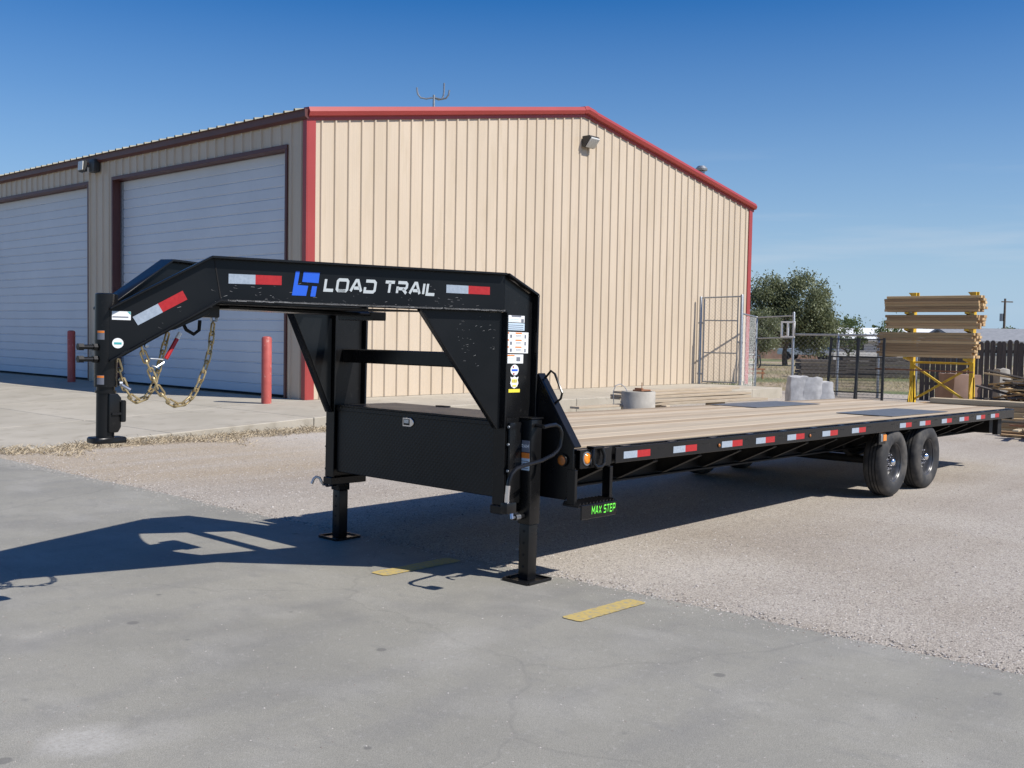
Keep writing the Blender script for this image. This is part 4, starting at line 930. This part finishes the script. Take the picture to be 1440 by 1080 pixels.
#BACKGROUND
# ------------------------------------------------------------------ yard behind the trailer
def lathe_obj(name, prof, m, loc, n=28):
    S = MB(); S.lathe(prof, axis='z', n=n); o = obj(name, S, m); o.location = loc; return o
t = thing('concrete_pipe', 'short round concrete pipe section standing on end behind the deck', 'concrete pipe', (15.69, 10.97, 0))
S = MB(); S.lathe([(.25,.0),(.315,.0),(.315,.70),(.305,.715),(.255,.715),(.25,.70)], axis='z', n=40, closed=True); obj('ring', S, 'conc_grey', t)
S = MB(); S.lathe([(0,.62),(.25,.62)], axis='z', n=24); obj('fill', S, 'concrete_edge', t)
t = thing('iron_scrap', 'small rusty iron piece lying on top of the concrete pipe', 'scrap iron', (15.75, 10.95, .716))
S = MB(); S.box(-.13, .17, -.10, .10, .0, .03); S.box(-.10, -.04, -.08, .08, .03, .06); obj('plate', S, 'rust', t, bevel=.005)
S = MB(); S.tube([(.02,0,.03),(.02,0,.16)], .008, 6); obj('rod', S, 'rust', t)
S = MB(); S.tube([(15.45,11.05,.716),(15.43,11.1,.80),(15.36,11.14,.85),(15.26,11.18,.82),(15.22,11.2,.70),(15.24,11.2,.55),(15.25,11.2,.42)], .008, 6)
tag(obj('wire_loop', S, 'galv'), 'bent wire hooked over the rim of the concrete pipe', 'wire')

# loose planks behind the deck
def plank(x, y, z, rz_, l, w, h, m, lab, tilt=0.):
    S = MB(); S.box(-l/2, l/2, -w/2, w/2, 0, h); o = obj('loose_plank', S, m, bevel=.004); o.location = (x, y, z); o.rotation_euler = (0, tilt, rz_); tag(o, lab, 'plank', 'loose planks on the sawhorse blocks')
M['plank_x'] = wood('plank_weathered', (.34, .275, .195), (.42, .35, .26), (.26, .19, .125), 0)
for i, (x, y, z, r, l, w, h, lab) in enumerate((
    (18.05, 11.45, .52, -.10, 4.3, .24, .045, 'lowest long pale plank behind the concrete pipe'),
    (17.9, 11.6, .57, -.02, 4.0, .26, .045, 'middle pale plank of the small pile by the concrete pipe'),
    (18.25, 11.7, .616, -.06, 4.1, .22, .045, 'topmost pale plank of the small pile by the concrete pipe'),
    (18.0, 11.30, .455, -.04, 4.2, .30, .05, 'wide plank under the small pile by the concrete pipe'),
    (18.4, 11.15, .40, -.12, 3.9, .26, .05, 'bottom plank lying askew under the pile by the concrete pipe'),
    (14.95, 11.25, .43, -.05, 1.5, .22, .04, 'short plank sticking out left of the concrete pipe'))):
    plank(x, y, z, r, l, w, h, 'plank_x', lab)
for i, (x, y, lab) in enumerate(((16.9, 11.3, 'near timber block under the loose planks'), (18.9, 11.25, 'far timber block under the loose planks'))):
    S = MB(); S.box(-.07, .07, -.2, .2, 0, .398); o = obj('timber_block', S, 'plank_x', bevel=.01); o.location = (x, y, 0); tag(o, lab, 'timber block', 'blocks under the loose planks')

# chain link fence and gate
def chainlink(name, parent, a, b, z0, z1, sp=.075, m='galv', r=.0022):
    S = MB(); a = Vector(a); b = Vector(b); L = (b-a).length; d = (b-a)/L; H = z1-z0
    def seg(p, q):
        S.tube([p, q], r, 3, caps=False)
    k = -H
    while k < L:
        for sg in (0, 1):
            u0, u1 = k, k+H; v0, v1 = z0, z1
            if u0 < 0: v0 += -u0; u0 = 0
            if u1 > L: v1 -= u1-L; u1 = L
            if u1 > u0+.01:
                if sg: p, q = (L-u0, v0), (L-u1, v1)
                else: p, q = (u0, v0), (u1, v1)
                seg((a.x+d.x*p[0], a.y+d.y*p[0], p[1]), (a.x+d.x*q[0], a.y+d.y*q[0], q[1]))
        k += sp*1.414
    o = obj(name, S, m, parent, smooth=0, keep=True); o['kind'] = 'stuff'; return o
gt = thing('fence_gate', 'tall narrow chain link walk gate standing against the tan wall', 'gate')
A, B = (27.75, 17.12), (28.05, 15.86)
def post(parent, x, y, z0, z1, r=.038, m='galv', name='post'):
    S = MB(); S.lathe([(0,z0),(r,z0),(r,z1-.02),(r*.7,z1),(0,z1+.01)], (x, y, 0), 'z', 12); return obj(name, S, m, parent)
post(gt, *A, .3, 3.02, .045); post(gt, *B, .3, 3.08, .048)
def rail(parent, p, q, r=.024, m='galv', name='rail'):
    S = MB(); S.tube([p, q], r, 8); return obj(name, S, m, parent)
A2 = (lerp(A[0],B[0],.09), lerp(A[1],B[1],.09)); B2 = (lerp(A[0],B[0],.91), lerp(A[1],B[1],.91))
rail(gt, (*A, 2.98), (*B, 3.02)); 
for z in (.38, 1.28, 2.28): rail(gt, (*A2, z), (*B2, z), .02, name='gate_rail')
rail(gt, (*A2, .36), (*A2, 2.95), .02, name='gate_stile'); rail(gt, (*B2, .36), (*B2, 2.98), .02, name='gate_stile')
for z in (.62, 2.2): rail(gt, (A[0]-.02, A[1]+.06, z), (*A2, z), .03, name='hinge')
rail(gt, (*B2, 1.62), (B[0]+.02, B[1]-.06, 1.62), .03, name='latch')
chainlink('chain_link_mesh', gt, (*A2, 0), (*B2, 0), .38, 2.95)
fe = thing('chain_link_fence', 'galvanised chain link fence running from the gate towards the lumber rack', 'fence')
P = [(28.05, 15.86), (30.7, 16.80), (30.7, 15.47), (30.7, 13.95), (30.7, 12.65), (30.7, 11.5)]; HT = [2.5, 2.48, 2.62, 1.95, 1.92, 1.9]
for (x, y), h in list(zip(P, HT))[1:]: post(fe, x, y, 0, h, .042)
rail(fe, (*P[0], 2.5), (*P[1], 2.46)); rail(fe, (*P[1], 2.44), (*P[2], 2.5)); rail(fe, (*P[1], 1.75), (*P[2], 1.8))
for i in (2, 3, 4): rail(fe, (*P[i], 1.9), (*P[i+1], 1.9), .034)
chainlink('chain_link_mesh', fe, (*P[2], 0), (*P[1], 0), .05, 2.44, .11)
chainlink('chain_link_mesh', fe, (*P[5], 0), (*P[2], 0), .05, 1.9, .11)
chainlink('chain_link_mesh', fe, (*P[0], 0), (*P[1], 0), .05, 2.44, .11)
S = MB(); S.box(-.03, .03, -.24, .24, -.26, .26); S.box(-.035, .035, .02, .055, -.2, .2)
t = thing('fence_sign', 'small white panel box fixed to the tall fence post', 'sign', (30.62, 15.62, 2.06))
S = MB()
for y0, y1, z0, z1 in ((-.24,.24,.21,.26),(-.24,.24,-.26,-.21),(-.24,-.19,-.21,.21),(.19,.24,-.21,.21),(-.03,.03,-.21,.21)): S.box(-.03, .03, y0, y1, z0, z1)
obj('frame', S, 'white_paint', t, bevel=.003)

# pale rough stones behind the deck
def boulder(name, m, loc, sx_, sy_, sz, seed, lab, cat, grp=None):
    rnd = random.Random(seed); bm = bmesh.new(); bmesh.ops.create_cube(bm, size=2); bmesh.ops.subdivide_edges(bm, edges=bm.edges, cuts=3, use_grid_fill=True)
    for v in bm.verts:
        p = v.co; k = 1+rnd.uniform(-.13, .10); l = max(abs(p.x), abs(p.y)); r_ = math.hypot(p.x, p.y)
        f = lerp(1, l/max(r_, 1e-5), .3)
        v.co = Vector((p.x*f*k*(1-.10*max(0, p.z)), p.y*f*k*(1-.10*max(0, p.z)), p.z*(1+rnd.uniform(-.05, .05))))
    bmesh.ops.smooth_vert(bm, verts=bm.verts, factor=.3, use_axis_x=True, use_axis_y=True, use_axis_z=True)
    me = bpy.data.meshes.new(name)
    for v in bm.verts: v.co = Vector((v.co.x*sx_/2, v.co.y*sy_/2, (v.co.z+1)*sz/2))
    bm.to_mesh(me); bm.free(); me.materials.append(M[m]); me.polygons.foreach_set('use_smooth', [True]*len(me.polygons)); me.set_sharp_from_angle(angle=.7)
    o = link(name, me); o.location = loc; o.rotation_euler = (0, rnd.uniform(-.05, .05), -.8+rnd.uniform(-.1, .1)); tag(o, lab, cat, grp); return o
for i, (x, y, w, h, lab) in enumerate(((22.30, 11.08, .50, .88, 'leftmost of three pale rough stone blocks behind the deck'), (22.50, 10.86, .52, .86, 'middle of three pale rough stone blocks behind the deck'), (22.72, 10.64, .48, .76, 'rightmost and lowest of three pale rough stone blocks'))):
    boulder('stone_block', 'pale_stone', (x, y, 0), w, .5, h, 3+i, lab, 'stone block', 'pale stone blocks behind the deck')

# black leaning frames
def leaning(y0, y1, xb, xt, zt, lab, slats):
    t = thing('steel_frame', lab, 'steel frame', (xb, y0, 0))
    def pt(f, z): return (lerp(0, xt-xb, z/zt), lerp(0, y1-y0, f), z)
    for f in (0, 1):
        S = MB(); S.bar(pt(f, 0), pt(f, zt), .055, .045); obj('stile', S, 'dark_metal', t)
    for z in [0.06+(zt-.1)*k/slats for k in range(slats+1)]:
        S = MB(); S.bar(pt(0, z), pt(1, z), .03, .03); obj('rung', S, 'dark_metal', t)
def dark_mesh(y0, y1, xb, xt, zt, t):
    S = MB(); n_ = 26
    for k in range(1, n_):
        f = k/n_; S.tube([(0, (y1-y0)*f, .06), ((xt-xb), (y1-y0)*f, zt-.04)], .004, 3, caps=False)
        z = zt*f; S.tube([((xt-xb)*z/zt, 0, z), ((xt-xb)*z/zt, y1-y0, z)], .004, 3, caps=False)
    o = obj('wire_mesh', S, 'dark_metal', t, smooth=0, keep=True); o['kind'] = 'stuff'
leaning(11.05, 10.35, 23.75, 23.95, 1.80, 'left black steel ramp frame leaning beside the pale stones', 4)
leaning(10.55, 9.90, 24.3, 24.35, 1.80, 'right black steel ramp frame leaning near the lumber rack', 4)
for (a_, b_, c_, d_), nm_ in (((11.05, 10.35, 23.75, 23.95), 'steel_frame'), ((10.55, 9.90, 24.3, 24.35), 'steel_frame.001')): dark_mesh(a_, b_, c_, d_, 1.80, bpy.data.objects[nm_])
# clutter under and beside the rack
for i, (x, y, h, w, lab) in enumerate(((26.6, 8.9, .95, .9, 'brown dirt coloured block under the lumber rack'), (26.9, 7.95, 1.1, .35, 'pale pink block right of the lumber rack'))):
    boulder('scrap_block', ('brick_brown', 'conc_grey')[i], (x, y, 0), w, w, h, 20+i, lab, 'block')

# yellow lumber rack with three bundles
RXk = 25.25
rk = thing('lumber_rack', 'yellow steel lumber rack with two posts and cantilever arms', 'rack', (RXk, 9.0, 0))
ro = (RXk, 9.0, 0)
for y in (9.64, 8.23):
    S = MB(); S.box(RXk+.20, RXk+.30, y-.05, y+.05, 0, 2.93); obj('post', S, 'yellow', rk, bevel=.006, org=ro)
    S = MB(); S.prism([(RXk-.25,y-.05,0),(RXk+.45,y-.05,0),(RXk+.31,y-.05,.9),(RXk+.19,y-.05,.9)], (0,.02,0)); obj('base_plate', S, 'yellow', rk, bevel=.003, org=ro)
    for z in (1.33, 2.02, 2.42): S = MB(); S.prism([(RXk-.28,y-.045,z-.02),(RXk+.2,y-.045,z-.10),(RXk+.2,y-.045,z+.02),(RXk-.28,y-.045,z+.02)], (0,.09,0)); obj('arm', S, 'yellow', rk, bevel=.004, org=ro)
    S = MB(); S.prism([(RXk+.25,y+.16,2.93),(RXk+.25,y-.10,2.93),(RXk+.25,y-.10,2.84),(RXk+.25,y+.04,2.78)], (.04,0,0)); obj('top_flag', S, 'yellow', rk, org=ro)
for p, q in (((RXk+.24,9.62,1.22),(RXk+.24,8.25,1.22)), ((RXk+.24,9.62,1.15),(RXk+.24,8.3,.3)), ((RXk+.28,8.25,1.15),(RXk+.28,9.6,.3))):
    S = MB(); S.bar(p, q, .05); obj('brace', S, 'yellow', rk, bevel=.004, org=ro)
S = MB(); S.bar((RXk-.30,10.35,1.045), (RXk-.30,8.02,1.035), .05, .035); tag(obj('angle_iron', S, 'rust'), 'long rusty angle iron lying across the lumber rack', 'angle iron')
def bundle(y0, y1, z0, z1, x0, x1, rows, cols, m, lab):
    t = thing('lumber_bundle', lab, 'lumber', (x0, (y0+y1)/2, z0), group='lumber bundles on the yellow rack'); h = (z1-z0)/rows; w = (x1-x0)/cols
    S = MB(); S.box(0, w-.004, -(y0-y1)/2, (y0-y1)/2, 0, h-.003); meA = [S.mesh('board', q, bevel=.004) for q in m]
    for i in range(rows):
        for j in range(cols):
            link('board', random.choice(meA), t, (j*w+random.uniform(-.004, .012), random.uniform(-.06, .06), i*h))
bundle(10.30, 8.04, 1.355, 1.955, RXk-.27, RXk+.17, 9, 4, ['lumber', 'lumber2'], 'tallest lumber bundle lying on the lowest arms of the yellow rack')
bundle(10.11, 7.95, 2.045, 2.375, RXk-.27, RXk+.13, 5, 4, ['lumber2', 'lumber2', 'lumber'], 'darker lumber bundle on the middle arms of the yellow rack')
bundle(10.15, 7.93, 2.45, 2.83, RXk-.27, RXk+.15, 6, 4, ['lumber', 'lumber2'], 'topmost lumber bundle on the yellow rack')

# timbers behind the trailer's rear
PILE = ((21.0, 7.65, 6.28, .50, .60, 'yellow timbers stacked crosswise behind the rear of the trailer'), (20.7, 6.30, 4.4, .50, .61, 'yellow timbers ending beside the trailer rear at the picture edge'))
t = thing('timber_stack', 'stack of long yellow timbers behind the rear of the trailer', 'lumber', (21.0, 6.3, 0))
for i in range(6):
    S = MB(); S.box(-.14, .14, -1.6, 1.42-.2*(i % 2), 0, .095); o = obj('timber', S, ('lumber', 'lumber2', 'lumber3')[i % 3], t, bevel=.006); o.location = (random.uniform(-.05, .05), .0, .02+i*.098)
t = thing('pallet_stack', 'low pile of broken pallets and offcuts at the right picture edge', 'pallets', (19.9, 4.9, 0))
rnd = random.Random(5)
for i in range(34):
    S = MB(); l = rnd.uniform(.5, 1.3); S.box(-l/2, l/2, -.05, .05, 0, .03); o = obj('board', S, rnd.choice(['lumber', 'lumber2', 'lumber2', 'lumber3', 'rust']), t, bevel=.003)
    o.location = (rnd.uniform(-.45, .5), rnd.uniform(-.8, .62), .02+.036*(i//3)); o.rotation_euler = (rnd.uniform(-.06, .06), rnd.uniform(-.05, .05), rnd.choice((1.57, 0))+rnd.uniform(-.25, .25))
t = thing('scrap_lumber_pile', 'messy heap of scrap boards in front of the dark picket fence', 'lumber', (25.2, 6.6, 0))
for i in range(70):
    S = MB(); l = rnd.uniform(.7, 1.9); S.box(-l/2, l/2, -.06, .06, 0, .035); o = obj('board', S, rnd.choice(['lumber2', 'old_wood', 'lumber3', 'lumber', 'old_wood']), t, bevel=.003)
    z = .02+.9*(i/70)**1.2; k = 1-.5*z
    o.location = (rnd.uniform(-.6, .6)*k, rnd.uniform(-1.1, 1.0)*k, z); o.rotation_euler = (rnd.uniform(-.2, .2), rnd.uniform(-.25, .25), 1.57+rnd.uniform(-.7, .7))

# dark picket fence
pf = thing('picket_fence', 'dark weathered board fence behind the lumber rack', 'fence', (31.0, 8.5, 0))
for z in (.45, 1.45): S = MB(); S.box(.02, .06, -6.5, 2.95, z, z+.09); obj('fence_rail', S, 'old_wood', pf)
meP = []
for q in range(4):
    h = 1.76+q*.022; S = MB(); S.prism([(-.01,-.066,0),(-.01,.066,0),(-.01,.066,h-.05),(-.01,.03,h),(-.01,-.03,h),(-.01,-.066,h-.05)], (.022,0,0)); meP.append(S.mesh('picket', 'old_wood', smooth=0))
yy = -6.5
while yy < 2.95:
    link('picket', rnd.choice(meP), pf, (rnd.uniform(-.006, .006), yy, 0), (rnd.uniform(-.015, .015), 0, 0)); yy += .152

# ------------------------------------------------------------------ field, trees and houses beyond
def tree(name, x, y, h, spread, nleaf, m, lab, seed, lsize, base=-.03, clumps=46, grp='trees beyond the yard', domes=None):
    rnd = random.Random(seed); t = thing(name, lab, 'tree', (x, y, base), group=grp)
    T = MB(); tips = []
    def grow(p, d, l, r, dep):
        q = p+d*l; mid = p+d*l*.5+Vector((rnd.uniform(-1,1), rnd.uniform(-1,1), 0))*l*.06
        T.tube([p, mid, q], [r, r*.82, r*.62], 6 if dep < 2 else 4)
        tips.append((q, l, dep))
        if dep < 4:
            for k in range(3 if dep else 5):
                a = rnd.uniform(0, 6.28); el = rnd.uniform(.35, 1.15); nd = (d*math.cos(el)*.9+Vector((math.cos(a), math.sin(a), rnd.uniform(-.1, .5)))*math.sin(el)).normalized()
                grow(q-d*l*rnd.uniform(0, .3), nd, l*rnd.uniform(.62, .82), r*.55, dep+1)
    grow(Vector((0,0,0)), Vector((rnd.uniform(-.08,.08), 0, 1)).normalized(), h*.24, h*.035, 0)
    obj('trunk', T, 'bark', t, keep=True)
    S = MB(); domes = domes or [(0, 0, .58, 1., .42)]; cl = []
    for (dx, dy, cz, rr, rz_) in domes:
        for _ in range(int(clumps*rr)):
            while True:
                p = Vector((rnd.uniform(-1,1), rnd.uniform(-1,1), rnd.uniform(-1,1)))
                if .25 < p.length < 1: break
            p = p.normalized()*p.length**.55
            cl.append((Vector((dx*spread+p.x*spread*rr, dy*spread+p.y*spread*rr, h*(cz+p.z*rz_))), rnd.uniform(.5, 1.25)*h*.062))
    for _ in range(nleaf):
        q, R_ = rnd.choice(cl)
        c = q+Vector((rnd.gauss(0,1), rnd.gauss(0,1), rnd.gauss(0,.75)))*R_
        if c.z < h*.05: continue
        n_ = Vector((rnd.gauss(0,1), rnd.gauss(0,1), rnd.gauss(.4,1))).normalized(); u = n_.orthogonal().normalized(); v = n_.cross(u); s_ = lsize*rnd.uniform(.6, 1.4)
        S.add([c-u*s_, c+v*s_*.55, c+u*s_, c-v*s_*.55], [(0,1,2,3)])
    obj('crown', S, m, t, smooth=0, keep=True); return t
tree('elm_tree', 64.6, 33.1, 6.3, 2.35, 40000, 'leaf', 'large olive green tree just right of the tan building', 11, .08, clumps=120, domes=[(-.30, .40, .62, .62, .33), (.30, -.35, .60, .80, .37), (.55, -.6, .38, .55, .24)])
tree('elm_tree', 60.9, 33.2, 3.9, 1.5, 14000, 'leaf', 'lower dark tree in front of the large tree by the building', 12, .055, clumps=60, domes=[(0, 0, .58, 1., .36)])
tree('far_tree', 80.0, 35.4, 3.6, 1.3, 3000, 'leaf2', 'small green tree behind the white far roof', 13, .09)
tree('far_tree', 84.0, 33.4, 3.9, 1.4, 3000, 'leaf2', 'small green tree showing just left of the lumber bundles', 14, .09)
for i, (x, y, h, sp) in enumerate(((150, 95, 5.5, 4), (162, 88, 5, 4), (170, 80, 6, 4.5), (185, 76, 5, 4), (190, 66, 6, 5), (205, 60, 5, 4))):
    tree('far_tree', x, y, h, sp, 1600, 'leaf2', ('distant tree on the horizon, %s from the left' % ('first', 'second', 'third', 'fourth', 'fifth', 'sixth')[i]), 40+i, .28, grp='distant trees on the horizon')

def house(name, x, y, rot, l, w, h, rh, wallm, roofm, lab, wins=3):
    t = thing(name, lab, 'house', (x, y, -.03), (0, 0, rot))
    S = MB(); S.prism([(-l/2,-w/2,0),(-l/2,w/2,0),(-l/2,w/2,h),(-l/2,0,h+rh*.96),(-l/2,-w/2,h)], (l,0,0)); obj('wall', S, wallm, t, smooth=0)
    S = MB(); e_ = .4
    S.prism([(-l/2-e_,-w/2-e_,h-.1),(-l/2-e_,0,h+rh),(-l/2-e_,w/2+e_,h-.1),(-l/2-e_,w/2+e_,h+.08),(-l/2-e_,0,h+rh+.18),(-l/2-e_,-w/2-e_,h+.08)], (l+2*e_,0,0)); obj('roof', S, roofm, t, smooth=0)
    for k in range(wins):
        xx = lerp(-l/2, l/2, (k+1)/(wins+1))
        for sg in (-1, 1):
            S = MB(); S.box(xx-.5, xx+.5, sg*w/2-.03, sg*w/2+.03, .9, min(h-.3, 2.1)); wi = obj('window', S, 'white_paint', t, smooth=0)
            S = MB(); S.box(xx-.42, xx+.42, sg*w/2-.04, sg*w/2+.04, .98, min(h-.38, 2.02)); obj('pane', S, 'glass', wi, smooth=0)
    return t
house('house', 92, 47.4, .75-1.57, 9, 7, 2.0, .9, 'brick_brown', 'brick_brown', 'low brown house beyond the fence right of the tree trunk')
house('house', 88.5, 39.0, .75-1.57, 4.4, 4, 1.9, .9, 'white_paint', 'white_paint', 'small white roofed shed far behind the fence', 1)
house('house', 93, 34.6, .75-1.57, 6.0, 5, 1.9, .9, 'conc_grey', 'white_paint', 'pale roofed house partly hidden by the lumber bundles', 2)
house('house', 96.5, 25.5, .70-1.57, 17, 9, 1.9, 1.0, 'conc_grey', 'grey_roof', 'long grey roofed house above the dark picket fence', 5)
up = thing('utility_pole', 'thin wooden utility pole with crossarm on the right horizon', 'pole', (116.9, 34.6, -.03), (0, 0, .9))
S = MB(); S.lathe([(0,0),(.16,0),(.11,6.6),(0,6.6)], axis='z', n=10); obj('pole', S, 'bark', up)
S = MB(); S.box(-.06, .06, -.9, .4, 6.2, 6.32); obj('crossarm', S, 'bark', up)
S = MB(); S.lathe([(0,4.2),(.2,4.2),(.2,5.0),(0,5.0)], (.2,.2,0), 'z', 12); obj('transformer', S, 'galv', up)

# parked white pickup far behind the fence
pk = thing('pickup_truck', 'white pickup truck parked in the field behind the fence', 'truck', (86.0, 41.9, 0), (0, 0, -1.5))
S = MB(); S.prism([(-2.5,-.9,.45),(2.5,-.9,.45),(2.5,-.9,.95),(1.4,-.9,1.02),(.75,-.9,1.62),(-.55,-.9,1.62),(-.75,-.9,1.0),(-2.5,-.9,1.0)], (0,1.8,0)); bdy = obj('body', S, 'white_paint', pk, bevel=.06, seg=2)
for y in (-.905, .905):
    S = MB(); S.prism([(1.15,y-.01,1.05),(.70,y-.01,1.52),(-.45,y-.01,1.52),(-.55,y-.01,1.05)], (0,.02,0)); obj('window', S, 'glass', pk, smooth=0)
S = MB(); S.prism([(1.36,-.78,1.08),(.80,-.72,1.57),(.80,.72,1.57),(1.36,.78,1.08)], (.03,0,.03)); obj('windscreen', S, 'glass', pk, smooth=0)
for x in (-1.6, 1.6):
    for y in (-.9, .75): S = MB(); S.lathe([(0,0),(.36,0),(.38,.03),(.38,.17),(.36,.2),(0,.2)], (x, y, .38), 'y', 20); obj('wheel', S, 'rubber', pk)
# dark stacked material along the field
for i, (x, y, l, h, lab) in enumerate(((46.3, 21.9, 2.2, .85, 'dark timber stack behind the fence left of the steel frames'), (47.6, 20.6, 2.0, 1.0, 'dark timber stack behind the steel frames'), (49.5, 19.4, 2.6, 1.0, 'dark timber stack showing beside the lumber rack'))):
    t = thing('timber_stack', lab, 'timber stack', (x, y, 0), (0, 0, -.85), 'dark timber stacks in the field')
    for k in range(5):
        S = MB(); S.box(-l/2, l/2, -.5, .5, 0, h/5-.03); o = obj('beam_layer', S, 'old_wood', t, bevel=.01); o.location = (random.uniform(-.1, .1), 0, k*h/5)
# rusty implement
t = thing('farm_implement', 'rusty low implement frame at the right corner of the building', 'implement', (40.3, 22.6, 0), (0, 0, -.6))
for z in (.25, .42): S = MB(); S.bar((-1.0,0,z), (1.0,0,z), .07); obj('beam', S, 'rust', t)
for x in (-.9, 0, .9): S = MB(); S.bar((x,0,0), (x,0,.45), .06); obj('leg', S, 'rust', t)
S = MB(); S.tube([(-.9,.1,1.0),(.5,.1,1.05),(.8,.1,1.0),(.85,.1,.6),(.7,.1,.4)], .035, 8); obj('hoop', S, 'dark_metal', t)
